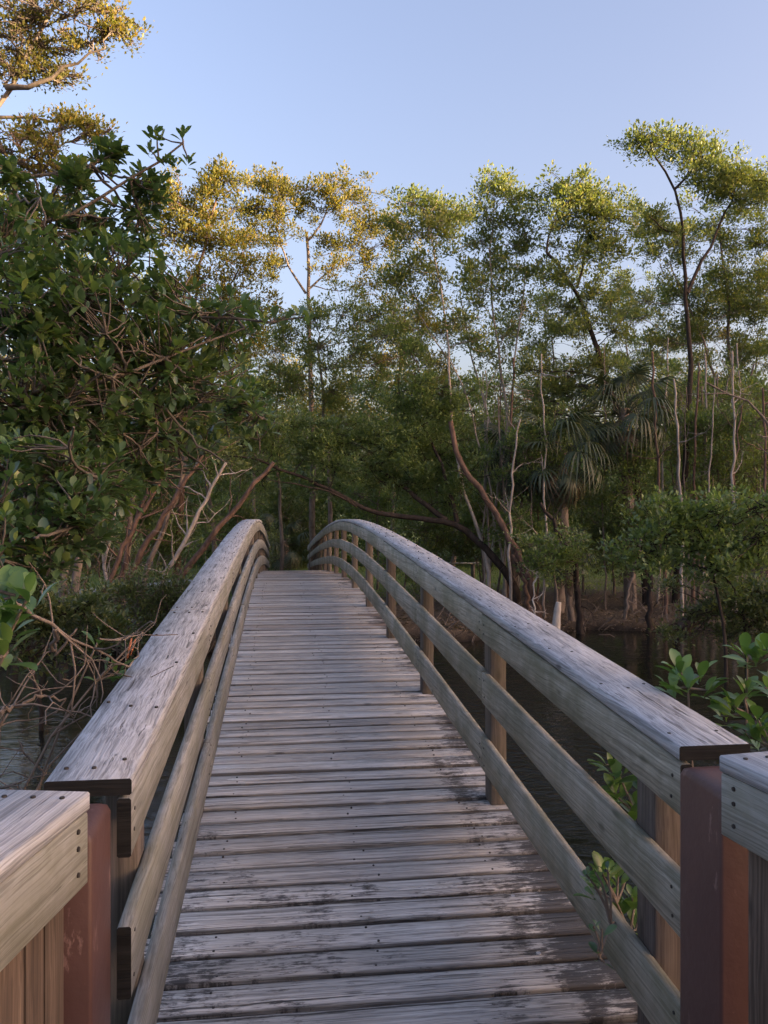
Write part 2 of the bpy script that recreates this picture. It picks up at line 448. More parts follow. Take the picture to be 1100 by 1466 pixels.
# a pale path crossing the far bank
pp = MB(); pts = [at(300, 838, 31), at(345, 832, 33), at(420, 826, 38.5)]
pl = []
for t in np.linspace(0, 1, 24):
    x = -14 + 14.2 * t; y = 29.5 + 9.0 * t ** 1.5
    pl.append((x, y))
V = []
for k, (x, y) in enumerate(pl):
    for s in (-0.8, 0.8):
        xx, yy = x - s * 0.5, y + s * 0.85
        V.append([xx, yy, gz(xx, yy) + 0.02])
pp.add(V, [[2 * k, 2 * k + 2, 2 * k + 3, 2 * k + 1] for k in range(len(pl) - 1)])
po = pp.build("path", M['path']); po["kind"] = "structure"

# ------------------------------------------------------------------ the bridge
PY = np.array([-6, -2, 0, 2, 4, 6, 8, 10, 12, 14, 16, 18, 20, 22.8, 26, 30.2, 37, 42])
PZ = np.array([-2.24, -2.14, -2.07, -1.979, -1.855, -1.734, -1.616, -1.508, -1.419, -1.361, -1.346, -1.375, -1.46, -1.615, -1.835, -2.15, -2.72, -3.14]) + EYE
fy = np.linspace(-6, 42, 600)
fz = np.interp(fy, PY, PZ)
ker = np.hanning(41); ker /= ker.sum()
fz2 = np.convolve(np.pad(fz, 20, mode='edge'), ker, 'valid'); fz2[:24] = fz[:24]; fz2[-24:] = fz[-24:]
def deck(y): return float(np.interp(y, fy, fz2))
def slope(y): return (deck(y + 0.15) - deck(y - 0.15)) / 0.3

XR, XL = 1.247, -0.412            # inner faces of the two rails
Y_END = 37.3
bridge = thing("footbridge", "arched footbridge of weathered grey planks with three-board railings over dark water", "bridge", (0.42, 2.4, deck(2.4)))
PITCH = 2.44 / 13

def plank_mesh(seed):
    r = np.random.default_rng(seed)
    n = 11; L = 1.98; W = 0.1635; T = 0.040
    xs_ = np.linspace(-L / 2, L / 2, n)
    prof = [(-0.5, -1), (-0.5, -0.15), (-0.47, 0.0), (0.0, -0.04 * r.random()), (0.47, 0.0), (0.5, -0.15), (0.5, -1)]
    b = MB(); V = []
    e1 = np.cumsum(r.normal(0, 0.0011, n)); e2 = np.cumsum(r.normal(0, 0.0011, n)); zz = np.cumsum(r.normal(0, 0.0009, n))
    for i, x in enumerate(xs_):
        for (a, c) in prof:
            V.append([x + (r.normal(0, 0.004) if i in (0, n - 1) else 0), a * W + (e1[i] if a < 0 else e2[i]) * (a != 0), c * T + zz[i]])
    k = len(prof)
    F = [[i * k + j, (i + 1) * k + j, (i + 1) * k + j + 1, i * k + j + 1] for i in range(n - 1) for j in range(k - 1)]
    F = [f[::-1] for f in F]
    b.add(V, F)
    b.add(V[:k], [list(range(k))]); b.add(V[-k:], [list(range(k))[::-1]])
    me = b.mesh("deck_plank"); me.materials.append(M['plank'])
    return me
plank_meshes = [plank_mesh(100 + i) for i in range(14)]
nails = MB(); screws = MB()
def disc(mb, P, r, nrm, tall=0.004, sides=7):
    nrm = np.asarray(nrm, float); nrm /= np.linalg.norm(nrm)
    mb.tube([np.asarray(P) - nrm * 0.004, np.asarray(P) + nrm * tall], [r, r * 0.85], sides)
y = -1.6; i = 0
while y < Y_END:
    s = math.atan(slope(y))
    jit = random.uniform(-0.004, 0.004)
    Mx = Matrix.Translation((0.42 + random.uniform(-0.012, 0.012), y, deck(y) + random.uniform(-0.004, 0.004))) @ Matrix.Rotation(s + random.uniform(-0.02, 0.02), 4, 'X') @ Matrix.Rotation(random.uniform(-0.003, 0.003), 4, 'Z') @ Matrix.Rotation(math.pi * (i % 2), 4, 'Z')
    place("deck_plank", plank_meshes[random.randrange(14)], Mx, bridge)
    if 1.8 < y < 16:
        nr = (0, -math.sin(s), math.cos(s))
        for xx in (-0.27, 0.42 + random.uniform(-.06, .06), 1.10):
            for dy in (-0.045, 0.05):
                if random.random() < 0.8:
                    yy = y + dy + random.uniform(-.012, .012)
                    shiny = xx > 1 and y < 4 and random.random() < 0.6
                    disc(screws if shiny else nails, (xx + random.uniform(-.03, .03), yy, deck(yy) + 0.0005), 0.0125 if shiny else 0.0065, nr, 0.0035)
    y += PITCH + jit * 0.6; i += 1

def board(name, mat, x0, x1, ya, yb, za, zb, segs=1, parent=bridge, dx=0.0, dz=0.0, chamfer=0.005, yaw=0.0, endmat=None):
    """a board running along the bridge, its ends following the arch; za, zb are heights above the deck"""
    yc = (ya + yb) / 2; zc = deck(yc) + (za + zb) / 2; xc = (x0 + x1) / 2
    hw = abs(x1 - x0) / 2; hh = (zb - za) / 2; c = chamfer
    prof = [(-hw + c, -hh), (hw - c, -hh), (hw, -hh + c), (hw, hh - c), (hw - c, hh), (-hw + c, hh), (-hw, hh - c), (-hw, -hh + c)]
    V = []; b = MB()
    yy = np.linspace(ya, yb, segs + 1)
    wob = np.random.default_rng(int(abs(ya * 1000 + x0 * 77 + za * 991)) + 5)
    for q in yy:
        wx = wob.normal(0, 0.0015) if segs > 1 else 0
        for (px_, pz_) in prof:
            V.append([px_ + wx + math.tan(yaw) * (q - yc), q - yc, deck(q) + (za + zb) / 2 + pz_ - zc])
    F = [[k * 8 + j, k * 8 + (j + 1) % 8, (k + 1) * 8 + (j + 1) % 8, (k + 1) * 8 + j] for k in range(segs) for j in range(8)]
    b.add(V, F)
    b.add(V[-8:], [list(range(8))]); b.add(V[:8], [list(range(8))[::-1]])
    o = b.build(name, mat, None)
    if endmat:
        o.data.materials.append(endmat)
        o.data.polygons[len(o.data.polygons) - 1].material_index = 1
    o.parent = parent
    o.matrix_parent_inverse = Matrix.Translation(-parent.location)
    o.location = (xc + dx, yc, zc + dz)
    return o

# posts: one bay every 2.44 m
bays = [4.95 + 2.44 * k for k in range(-1, 14)]
bays[0] = 2.72
bays = [b for b in bays if b < Y_END + 0.2]
post_me = {}
for side in (1, -1):
    for k, py in enumerate(bays):
        wx, wy = 0.100, 0.145
        h = deck(py) + 1.16
        b = MB(); c = 0.006
        pr = [(-wx / 2 + c, -wy / 2), (wx / 2 - c, -wy / 2), (wx / 2, -wy / 2 + c), (wx / 2, wy / 2 - c), (wx / 2 - c, wy / 2), (-wx / 2 + c, wy / 2), (-wx / 2, wy / 2 - c), (-wx / 2, -wy / 2 + c)]
        base_z = deck(py) - 0.003
        V = [[a, d, z] for z in (-0.0, 1.150) for (a, d) in pr]
        b.add(V, [[j, (j + 1) % 8, 8 + (j + 1) % 8, 8 + j] for j in range(8)] + [])
        b.add(V[8:], [list(range(8))]); b.add(V[:8], [list(range(8))[::-1]])
        xpos = (XR + 0.040 + wx / 2) if side > 0 else (XL - 0.040 - wx / 2)
        o = b.build("rail_post", M['post'], None)
        o.parent = bridge; o.matrix_parent_inverse = Matrix.Translation(-bridge.location)
        o.location = (xpos, py + wy / 2, base_z + slope(py) * wy / 2)
        o.rotation_euler = (0, random.uniform(-0.006, 0.006), 0)
heights = [("top_rail_board", 0.995, 1.160), ("middle_rail_board", 0.610, 0.803), ("bottom_rail_board", 0.200, 0.398)]
NEAR = {1: 2.455, -1: 2.375}
for side in (1, -1):
    for nm, za, zb in heights:
        if side < 0 and nm == "middle_rail_board": za, zb = 0.598, 0.800
        if side < 0 and nm == "bottom_rail_board": za, zb = 0.200, 0.425
        starts = [NEAR[side]] + [q + 0.0725 for q in bays[1:]]
        if nm == "bottom_rail_board" and side < 0: starts[0] = 1.75
        for k in range(len(starts)):
            ya = starts[k]; yb = (starts[k + 1] if k + 1 < len(starts) else Y_END)
            if yb - ya < 0.3: continue
            xa, xb = (XR, XR + 0.039) if side > 0 else (XL - 0.039, XL)
            # where one board meets the next they butt together over a post
            board(nm, M['rail_mossy'] if side > 0 else M['rail'], xa, xb, ya, yb - 0.004, za, zb, 1, dx=-side * random.uniform(0, 0.002), dz=random.uniform(-0.006, 0.006),
                  endmat=M['end'] if k == 0 else None)
            for q in (ya + 0.05, yb - 0.06):
                if q < 14:
                    for zz in (za + 0.05, zb - 0.05):
                        xf = XR if side > 0 else XL
                        zl = deck(ya) + (deck(yb) - deck(ya)) * (q - ya) / (yb - ya)
                        disc(nails, (xf - side * 0.001, q + random.uniform(-.012, .012), zl + zz + random.uniform(-.012, .012)), 0.0065, (-side, 0, 0), 0.003)
    # cap boards, two bays long, each a little out of line with the next
    cs = [NEAR[side]] + ([q + 0.07 for q in bays[2::2]] if side > 0 else [q + 0.07 for q in bays[1::2]])
    for k in range(len(cs)):
        ya = cs[k]; yb = cs[k + 1] if k + 1 < len(cs) else Y_END
        if yb - ya < 0.3: continue
        xa, xb = (XR - 0.002, XR + 0.236) if side > 0 else (XL - 0.232, XL + 0.002)
        dx = 0 if k == 0 else random.uniform(-0.012, 0.012)
        board("cap_board", M['cap'], xa, xb, ya, yb - 0.005, 1.166, 1.212, max(2, int((yb - ya) / 0.6)), dx=dx, dz=random.uniform(-0.003, 0.004),
              endmat=M['end'] if k == 0 else None)
        for q in np.arange(ya + 0.1, yb, 0.61):
            if q < 14:
                for f in (0.12, 0.5, 0.85):
                    if random.random() < 0.75:
                        qq = q + random.uniform(-.05, .05)
                        disc(nails, (xa + (xb - xa) * f + dx + random.uniform(-.01, .01), qq, deck(qq) + 1.213), 0.0075, (0, -slope(qq), 1), 0.004)
nails.build("nail_heads", M['nail'], bridge, kind="stuff")
screws.build("screw_heads", M['screw'], bridge, kind="stuff")
# beams and piles below the deck
for xb in (-0.36, 0.42, 1.20):
    b = MB()
    q = np.linspace(1.2, Y_END, 40); V = []
    for yy in q:
        z = deck(yy) - 0.046
        V += [[xb - 0.06, yy, z], [xb + 0.06, yy, z], [xb + 0.06, yy, z - 0.28], [xb - 0.06, yy, z - 0.28]]
    b.add(V, [[4 * k + j, 4 * k + 4 + j, 4 * k + 4 + (j + 1) % 4, 4 * k + (j + 1) % 4] for k in range(39) for j in range(4)])
    b.add(V[:4], [[0, 1, 2, 3]]); b.add(V[-4:], [[3, 2, 1, 0]])
    b.build("deck_beam", M['beam'], bridge)
for yp in (9.8, 17.2, 24.6, 32.0):
    for xp in (-0.3, 1.14):
        b = MB(); z0 = gz(xp, yp) - 0.4
        b.tube([[xp, yp, z0], [xp, yp, deck(yp) - 0.33]], [0.13, 0.125], 12)
        b.build("pile", M['beam'], bridge, True)

# ------------------------------------------------------------------ red-brown end posts
def rounded_post(name, label, x0, x1, y0, y1, ztop):
    b = MB(); xc, yc = (x0 + x1) / 2, (y0 + y1) / 2; hx, hy = (x1 - x0) / 2, (y1 - y0) / 2
    z0 = gz(xc, yc) - 0.3
    levels = [(z0, 0), (z0 + 0.6, 0), (ztop - 0.5, 0), (ztop - 0.028, 0), (ztop - 0.010, 0.007), (ztop - 0.002, 0.022), (ztop, 0.045)]
    rings = []
    r = 0.010
    for z, ins in levels:
        ring = []
        for (sx, sy, a0) in ((1, 1, 0), (-1, 1, 90), (-1, -1, 180), (1, -1, 270)):
            for t in (0, 30, 60, 90):
                a = math.radians(a0 + t)
                ring.append([sx * (hx - r - ins) + r * math.cos(a), sy * (hy - r - ins) + r * math.sin(a), z - z0])
        rings.append(ring)
    n = 16; V = sum(rings, [])
    b.add(V, [[k * n + j, k * n + (j + 1) % n, (k + 1) * n + (j + 1) % n, (k + 1) * n + j] for k in range(len(levels) - 1) for j in range(n)])
    b.add(rings[-1], [list(range(n))])
    o = b.build(name, M['red'], None, True); o.location = (xc, yc, z0)
    return tag(o, label, "post", "painted posts at the bridge end")
rounded_post("painted_post", "reddish brown square post beside the black cut ends of the bridge rails", -0.665, -0.456, 2.10, 2.335, EYE - 0.785)
rounded_post("painted_post", "reddish brown square post hiding the lower rail ends in front of green leaves", 1.232, 1.44, 2.19, 2.435, EYE - 0.785)

# ------------------------------------------------------------------ approach railings
def fence(label, P1, P2, side):
    """railing from P1 (by the red post) running back past the camera through P2"""
    P1 = np.array([*P1, 0.0]); d = np.array([*P2, 0.0]) - P1; d /= np.linalg.norm(d)
    out = np.array([d[1], -d[0], 0]) * (1 if side > 0 else -1)
    if out[0] * side < 0: out = -out
    L = 2.3; zt = EYE - 0.667
    root = thing("approach_railing", label, "railing", (float(P1[0]), float(P1[1]), gz(P1[0], P1[1])))
    ang = math.atan2(d[1], d[0]) - math.pi / 2        # local +Y runs along d
    Rz = Matrix.Rotation(ang, 4, 'Z')
    R3 = np.array(Rz.to_3x3())
    def piece(name, mat, o0, o1, l0, l1, z0, z1, c=0.004, endmat=None):
        cx_, cy_, cz_ = (o0 + o1) / 2, (l0 + l1) / 2, (z0 + z1) / 2
        ctr = P1 + out * cx_ + d * cy_; ctr = np.array([ctr[0], ctr[1], cz_])
        hx, hy, hz = abs(o1 - o0) / 2, abs(l1 - l0) / 2, abs(z1 - z0) / 2
        b = MB()
        pr = [(-hx + c, -hz), (hx - c, -hz), (hx, -hz + c), (hx, hz - c), (hx - c, hz), (-hx + c, hz), (-hx, hz - c), (-hx, -hz + c)]
        V = [[a, q, z] for q in (-hy, hy) for (a, z) in pr]
        b.add(V, [[j, (j + 1) % 8, 8 + (j + 1) % 8, 8 + j] for j in range(8)])
        b.add(V[8:], [list(range(8))[::1]]); b.add(V[:8], [list(range(8))[::-1]])
        me = b.mesh(name); me.materials.append(mat)
        return place(name, me, Matrix.Translation(ctr) @ Rz, root)
    piece("cap_board", M['cap'], -0.004, 0.235, 0, L, zt - 0.044, zt)
    piece("face_board", M['rail'], 0.0, 0.038, 0.003, L, zt - 0.218, zt - 0.047)
    piece("back_rail", M['rail'], 0.06, 0.10, 0.05, L, zt - 0.2, zt - 0.06)
    q = 0.035 if side < 0 else 0.06
    while q < L:
        wv = random.uniform(0.075, 0.095)
        lo = deck(max(P1[1] - q, -2)) - 0.12
        piece("picket", M['picket'], 0.0395 + random.uniform(0, .006), 0.0585, q, q + wv, lo, zt - 0.05)
        q += wv + random.uniform(0.004, 0.012)
    for q in (0.35, 1.9):
        c = P1 + out * 0.15 + d * q
        piece("post", M['post'], 0.104, 0.194, q, q + 0.09, gz(c[0], c[1]) - 0.2, zt - 0.05)
    nl = MB()
    for zz in (0.075, 0.115, 0.175):
        p = P1 + d * 0.055 - out * 0.001; disc(nl, (p[0], p[1], zt - zz), 0.007, -out, 0.003)
    for k in range(3):
        for f in (0.04, 0.11, 0.18):
            p = P1 + d * (0.05 + 0.6 * k) + out * f; disc(nl, (p[0], p[1], zt + 0.001), 0.007, (0, 0, 1), 0.003)
    nl.build("nail_heads", M['nail'], root, kind="stuff")
fence("short plank railing butting against the red post by the black rail ends", (-0.453, 2.045), (-0.531, 1.662), -1)
fence("short plank railing butting against the red post by the leafy bush", (1.201, 2.135), (1.224, 1.951), 1)

# ------------------------------------------------------------------ leaves and trees
DIAMOND = (np.array([[0, 0, 0], [-0.26, 0.55, 0.07], [0, 1.0, -0.06], [0.26, 0.55, 0.07]]), np.array([[0, 2, 1], [0, 3, 2]]))
def big_leaf():
    st = [(0.0, 0.015, 0.0), (0.14, 0.03, 0.0), (0.32, 0.15, 0.015), (0.55, 0.225, 0.02), (0.75, 0.215, 0.0), (0.91, 0.12, -0.03), (1.0, 0.0, -0.055)]
    V = []; F = []
    for (t, wv, z) in st: V += [[-wv, t, z + wv * 0.32], [0, t, z], [wv, t, z + wv * 0.32]]
    for k in range(len(st) - 1):
        a = 3 * k
        F += [[a, a + 1, a + 4], [a, a + 4, a + 3], [a + 1, a + 2, a + 5], [a + 1, a + 5, a + 4]]
    return np.array(V, float), np.array(F)
BIG = big_leaf()
MEDV = np.array([[0, 0, 0], [-0.2, 0.4, 0.06], [0, 0.45, 0], [0.2, 0.4, 0.06], [-0.2, 0.75, 0.05], [0, 0.8, -0.01], [0.2, 0.75, 0.05], [0, 1, -0.05]])
MED = (MEDV, np.array([[0, 2, 1], [0, 3, 2], [1, 2, 5], [1, 5, 4], [2, 3, 6], [2, 6, 5], [4, 5, 7], [5, 6, 7]]))

def bases(D, roll):
    D = D / (np.linalg.norm(D, axis=1)[:, None] + 1e-9)
    up = np.tile([0.0, 0, 1.0], (len(D), 1))
    Xa = np.cross(D, up); n = np.linalg.norm(Xa, axis=1)
    Xa[n < 1e-3] = [1, 0, 0]; Xa /= np.linalg.norm(Xa, axis=1)[:, None]
    Za = np.cross(Xa, D)
    c, s = np.cos(roll)[:, None], np.sin(roll)[:, None]
    return Xa * c + Za * s, D, Za * c - Xa * s

def scatter(mb, tpl, P, D, size, roll):
    if len(P) == 0: return
    A, B, Cc = bases(D, roll)
    V, F = tpl
    W = P[:, None] + size[:, None, None] * (V[None, :, 0:1] * A[:, None] + V[None, :, 1:2] * B[:, None] + V[None, :, 2:3] * Cc[:, None])
    FF = (np.arange(len(P))[:, None, None] * len(V) + F[None]).reshape(-1, F.shape[1])
    mb.add(W.reshape(-1, 3), FF)

def curve(P0, P1, bend=0.12, n=6, up=0.0):
    P0 = np.asarray(P0, float); P1 = np.asarray(P1, float)
    L = np.linalg.norm(P1 - P0)
    m = (P0 + P1) / 2 + rng.normal(0, bend * L, 3) + np.array([0, 0, up * L])
    t = np.linspace(0, 1, n)[:, None]
    Q = (1 - t) ** 2 * P0 + 2 * t * (1 - t) * m + t * t * P1
    Q[1:-1] += rng.normal(0, 0.018 * L, (n - 2, 3))
    return Q

def resample(P, n, wob=0.0):
    P = np.asarray(P, float)
    s = np.concatenate([[0], np.cumsum(np.linalg.norm(np.diff(P, axis=0), axis=1))])
    t = np.linspace(0, s[-1], n)
    Q = np.stack([np.interp(t, s, P[:, i]) for i in range(3)], -1)
    k = np.array([.25, .5, .25])
    for _ in range(2):
        R = Q.copy()
        for i in range(3): R[1:-1, i] = np.convolve(Q[:, i], k, 'valid')
        Q = R
    if wob: Q[1:-1] += rng.normal(0, wob, (n - 2, 3))
    return Q

def path_px(pts, d, n=12, wob=0.02, depth_end=None):
    """trunk path from picture positions at one distance; the foot drops to the ground"""
    dd = np.linspace(d, depth_end if depth_end else d, len(pts))
    P = [at(x, y, q) for (x, y), q in zip(pts, dd)]
    foot = P[0].copy(); foot[2] = gz(foot[0], foot[1]) - 0.12
    if P[0][2] > foot[2] + 0.3: P = [foot] + P
    else: P[0] = foot
    return resample(P, n, wob)

def limb(mb, P, r0, r1, sides=7):
    n = len(P); t = np.linspace(0, 1, n)
    mb.tube(P, r0 + (r1 - r0) * t ** 0.8, sides)

def make_tree(name, label, trunks, puffs, d, leaf, bark, leaf_len=0.10, cover=1.5, group=None, spread=0.75, cluster=15, sig=0.12, bare=0, tpl=DIAMOND, cat="tree", squash=0.85, aim=0.8):
    """trunks: list of (path, r0, r1); puffs: (px, py, radius px) leaf masses at distance d, each with its own offset in depth"""
    foot = trunks[0][0][0]
    root = thing(name, label, cat, tuple(float(q) for q in foot), group)
    tb = MB(); lb = MB()
    allp = np.concatenate([t[0] for t in trunks]); allr = np.concatenate([t[1] + (t[2] - t[1]) * np.linspace(0, 1, len(t[0])) for t in trunks])
    for P, r0, r1 in trunks:
        limb(tb, P, r0, r1, 8)
    ppm = FPX / d
    cover *= 1.2; leaf_len *= 1.12
    more = []
    for pi, (x, y, r) in enumerate(puffs):            # uneven side masses so that no clump stays round
        for _ in range(11):
            a = rng.uniform(0, 6.28); f = rng.uniform(0.4, 2.5)
            more.append((x + math.cos(a) * r * f * 1.1, y + math.sin(a) * r * f * 0.75 + 0.15 * r, r * rng.uniform(0.2, 0.45), pi))
    puffs = [(x, y, r * 0.64, -1) for (x, y, r) in puffs] + more
    centres = []
    area = (leaf_len * ppm) ** 2 * 0.26 * 0.62
    for (x, y, r, pi) in puffs:
        rm = r / ppm
        ctr = at(x, y, d + rng.normal(0, 1) * spread * rm * 1.1)
        if pi >= 0: ctr = ctr + cf * float((centres[pi] - ctr) @ cf) + cf * rng.normal(0, 1.6) * rm
        centres.append(ctr)
        # a limb from the trunk to this mass
        dist = np.linalg.norm(allp - ctr, axis=1) + 0.9 * np.maximum(0, allp[:, 2] - ctr[2] + 0.2 * rm)
        k = int(np.argmin(dist + 0.15 * np.abs(allp[:, 2] - ctr[2] + 1.0)))
        st = allp[k]; rb = min(allr[k] * 0.6, 0.012 + 0.012 * np.linalg.norm(ctr - st))
        if pi >= 0:                    # side masses hang on the limb of their main mass
            st = centres[pi] + (st - centres[pi]) * rng.uniform(0, 0.25); rb = 0.013
        br = curve(st, ctr, 0.14, 7, 0.06)
        limb(tb, br, max(rb, 0.012), 0.008, 5 if pi < 0 else 3)
        nl = int(cover * math.pi * r * r / area)
        nt = max(4, int(nl / cluster))
        U = rng.normal(0, 1, (nt, 3)); U /= np.linalg.norm(U, axis=1)[:, None]
        T = ctr + U * (rng.random(nt) ** 0.42)[:, None] * rm * np.array([1.05, 1.05, squash])
        for j in range(min(nt, 26) if pi < 0 else min(nt, 12) // 2):
            q = br[rng.integers(3, 7)]
            tw = curve(q, T[j], 0.10, 3, 0.05)
            tb.tube(tw, [0.010, 0.007, 0.003], 3, False)
        for j in range(bare):
            q = br[rng.integers(3, 7)]
            e = ctr + rng.normal(0, 0.75, 3) * rm * np.array([1, 1, .8])
            tb.tube(curve(q, e, 0.16, 6, -0.05), np.linspace(0.011, 0.003, 6), 3, False)
        cc = rng.integers(max(3, cluster - 6), cluster + 7, nt)
        idx = np.repeat(np.arange(nt), cc)
        off = rng.normal(0, sig, (len(idx), 3)) * np.array([1, 1, 0.7])
        D = off / (np.linalg.norm(off, axis=1)[:, None] + 1e-6) + rng.normal(0, 0.45, off.shape) + np.array([0, 0, aim])
        scatter(lb, tpl, T[idx] + off, D, leaf_len * rng.uniform(0.55, 1.35, len(idx)), rng.uniform(-0.7, 0.7, len(idx)))
    tb.build("trunk", bark, root, True)
    if lb.n:
        lb.build("crown", leaf, root, kind="stuff")
    return root

CAN = "canopy trees on the far bank"
# --- right bank
make_tree("canopy_tree", "tallest tree with a flat windswept tuft on a dark crooked stem", [
    (path_px([(968, 868), (975, 760), (984, 640), (990, 540), (985, 450), (976, 370), (981, 315), (967, 270), (950, 245), (935, 220)], 27, 22, 0.03), 0.15, 0.03),
    (path_px([(985, 450), (1000, 400), (1030, 330), (1050, 270)], 27, 9, 0.03), 0.06, 0.02)][:1] + [
    (resample([at(967, 270, 27), at(985, 250, 27.2), at(1005, 225, 27.5)], 7, 0.02), 0.045, 0.02),
    (resample([at(980, 330, 27), at(955, 335, 26.8), at(930, 310, 26.6)], 7, 0.02), 0.04, 0.015),
    (resample([at(984, 420, 27), at(1020, 340, 27.4), at(1060, 265, 27.6)], 8, 0.03), 0.07, 0.02)],
    [(914, 206, 11), (937, 203, 15), (968, 198, 15), (985, 205, 13), (1003, 213, 16), (1018, 222, 13), (1002, 243, 15), (1043, 246, 18), (1062, 252, 18), (1080, 258, 18), (1096, 265, 18),
     (930, 310, 12), (945, 330, 10), (1000, 262, 14), (1030, 270, 16), (1065, 285, 20)], 27, M['leaf_green'], M['bark_dark'], 0.105, 1.7, CAN)
make_tree("canopy_tree", "broad green and gold crown behind the tallest dark crooked stem", [
    (path_px([(1045, 850), (1040, 700), (1045, 560), (1040, 420), (1030, 320)], 33, 14, 0.04), 0.14, 0.03),
    (resample([at(1042, 600, 33), at(1000, 470, 33), at(960, 380, 33)], 9, 0.04), 0.07, 0.02)],
    [(1060, 300, 38), (1018, 330, 38), (1090, 350, 36), (970, 345, 26), (930, 352, 30), (1040, 392, 45), (1085, 440, 42), (960, 415, 38), (1005, 470, 42), (920, 430, 25), (1060, 510, 38), (950, 490, 30)],
    33, M['leaf_green'], M['bark'], 0.11, 1.35, CAN)
make_tree("canopy_tree", "green tree on a dark trunk leaning back over the palm", [
    (path_px([(928, 872), (922, 740), (905, 650), (886, 595), (862, 530), (842, 460), (826, 412), (800, 382), (783, 362)], 26, 22, 0.03), 0.17, 0.045),
    (resample([at(826, 412, 26), at(838, 370, 26.2), at(846, 320, 26.4)], 7, 0.02), 0.05, 0.02),
    (resample([at(783, 362, 26), at(788, 330, 26), at(802, 290, 26)], 7, 0.02), 0.04, 0.015)],
    [(796, 274, 20), (820, 282, 22), (848, 276, 16), (864, 288, 16), (878, 312, 18), (842, 302, 24), (806, 305, 22), (850, 336, 24), (826, 362, 18), (872, 358, 16),
     (795, 400, 16), (850, 415, 26), (815, 440, 20), (882, 470, 28), (848, 520, 34), (800, 555, 28), (770, 590, 24), (905, 545, 26), (830, 590, 26), (760, 530, 20)], 26, M['leaf_green'], M['bark_dark'], 0.105, 1.6, CAN)
make_tree("canopy_tree", "twin slender pale stems with a layered green crown and gold tip", [
    (path_px([(742, 850), (738, 700), (722, 560), (705, 450), (700, 360), (708, 290)], 27, 18, 0.03), 0.075, 0.02),
    (path_px([(720, 850), (728, 700), (690, 560), (668, 480), (660, 430)], 27.6, 16, 0.04), 0.06, 0.02),
    (path_px([(700, 845), (712, 700), (735, 560), (742, 460), (752, 390)], 26.6, 16, 0.04), 0.06, 0.02)],
    [(706, 262, 9), (716, 270, 12), (738, 284, 14), (700, 312, 18), (722, 318, 20), (748, 322, 18), (688, 345, 22), (740, 352, 20), (712, 368, 22), (760, 388, 20), (676, 392, 13), (716, 415, 20), (752, 440, 18), (688, 432, 16), (720, 480, 20), (690, 505, 16)],
    27, M['leaf_green'], M['bark_pale'], 0.105, 1.45, CAN)
make_tree("canopy_tree", "single thin bare pole of a tree with a small tufted crown", [
    (path_px([(700, 800), (660, 690), (648, 640), (647, 570), (636, 440), (622, 355), (611, 318)], 25, 20, 0.02), 0.07, 0.018),
    (path_px([(725, 830), (690, 640), (655, 520), (610, 470), (590, 430)], 25.5, 14, 0.03), 0.045, 0.015)],
    [(588, 290, 11), (604, 296, 13), (636, 292, 14), (652, 304, 10), (615, 318, 18), (590, 335, 16), (572, 322, 12), (640, 325, 12), (600, 372, 18), (575, 392, 14), (628, 395, 14), (560, 405, 11), (600, 430, 13), (655, 455, 13), (676, 488, 12), (575, 470, 12)],
    25, M['leaf_green'], M['bark_pale'], 0.10, 1.45, CAN)
make_tree("canopy_tree", "leafy green tree among many thin stems beside the hanging palm leaves", [
    (path_px([(1000, 862), (1003, 720), (1010, 600), (1000, 520)], 29, 12, 0.03), 0.09, 0.03),
    (path_px([(1062, 862), (1058, 720), (1064, 600), (1080, 520)], 29.5, 12, 0.03), 0.08, 0.03)],
    [(700, 560, 20), (948, 560, 30), (1000, 560, 38), (1055, 575, 38), (1092, 600, 36), (970, 620, 24), (1040, 640, 26), (925, 600, 22), (1085, 670, 24), (990, 665, 18)],
    29, M['leaf_mid'], M['bark'], 0.105, 1.25, CAN)
# --- the arching tree whose dark limbs reach across behind the bridge
make_tree("arching_tree", "dense low green tree with dark limbs arching across behind the bridge", [
    (path_px([(742, 838), (705, 795), (655, 748), (600, 742), (550, 737), (510, 725), (475, 700), (435, 685), (375, 657), (290, 650)], 25, 30, 0.02), 0.15, 0.02),
    (resample([at(640, 745, 25), at(600, 715, 25.2), at(550, 677, 25.6), at(500, 645, 26), at(465, 642, 26), at(415, 630, 26)], 16, 0.02), 0.09, 0.02),
    (resample([at(510, 725, 25), at(470, 702, 24.6), at(420, 692, 24.4), at(380, 685, 24)], 10, 0.02), 0.04, 0.01),
    (resample([at(655, 748, 25), at(640, 680, 25), at(610, 620, 25.2), at(590, 570, 25.4)], 10, 0.02), 0.08, 0.02)],
    [(600, 550, 30), (566, 580, 32), (632, 585, 30), (592, 625, 38), (560, 640, 32), (632, 650, 30), (520, 625, 28), (655, 690, 24), (610, 690, 30), (570, 690, 24), (480, 630, 24), (530, 670, 18), (640, 720, 16), (440, 650, 22), (400, 645, 24), (350, 635, 24), (318, 622, 22), (455, 690, 15), (372, 688, 13), (300, 675, 14), (480, 665, 18), (420, 610, 24), (360, 590, 24)],
    25.4, M['leaf_mid'], M['bark_dark'], 0.095, 1.7, None)
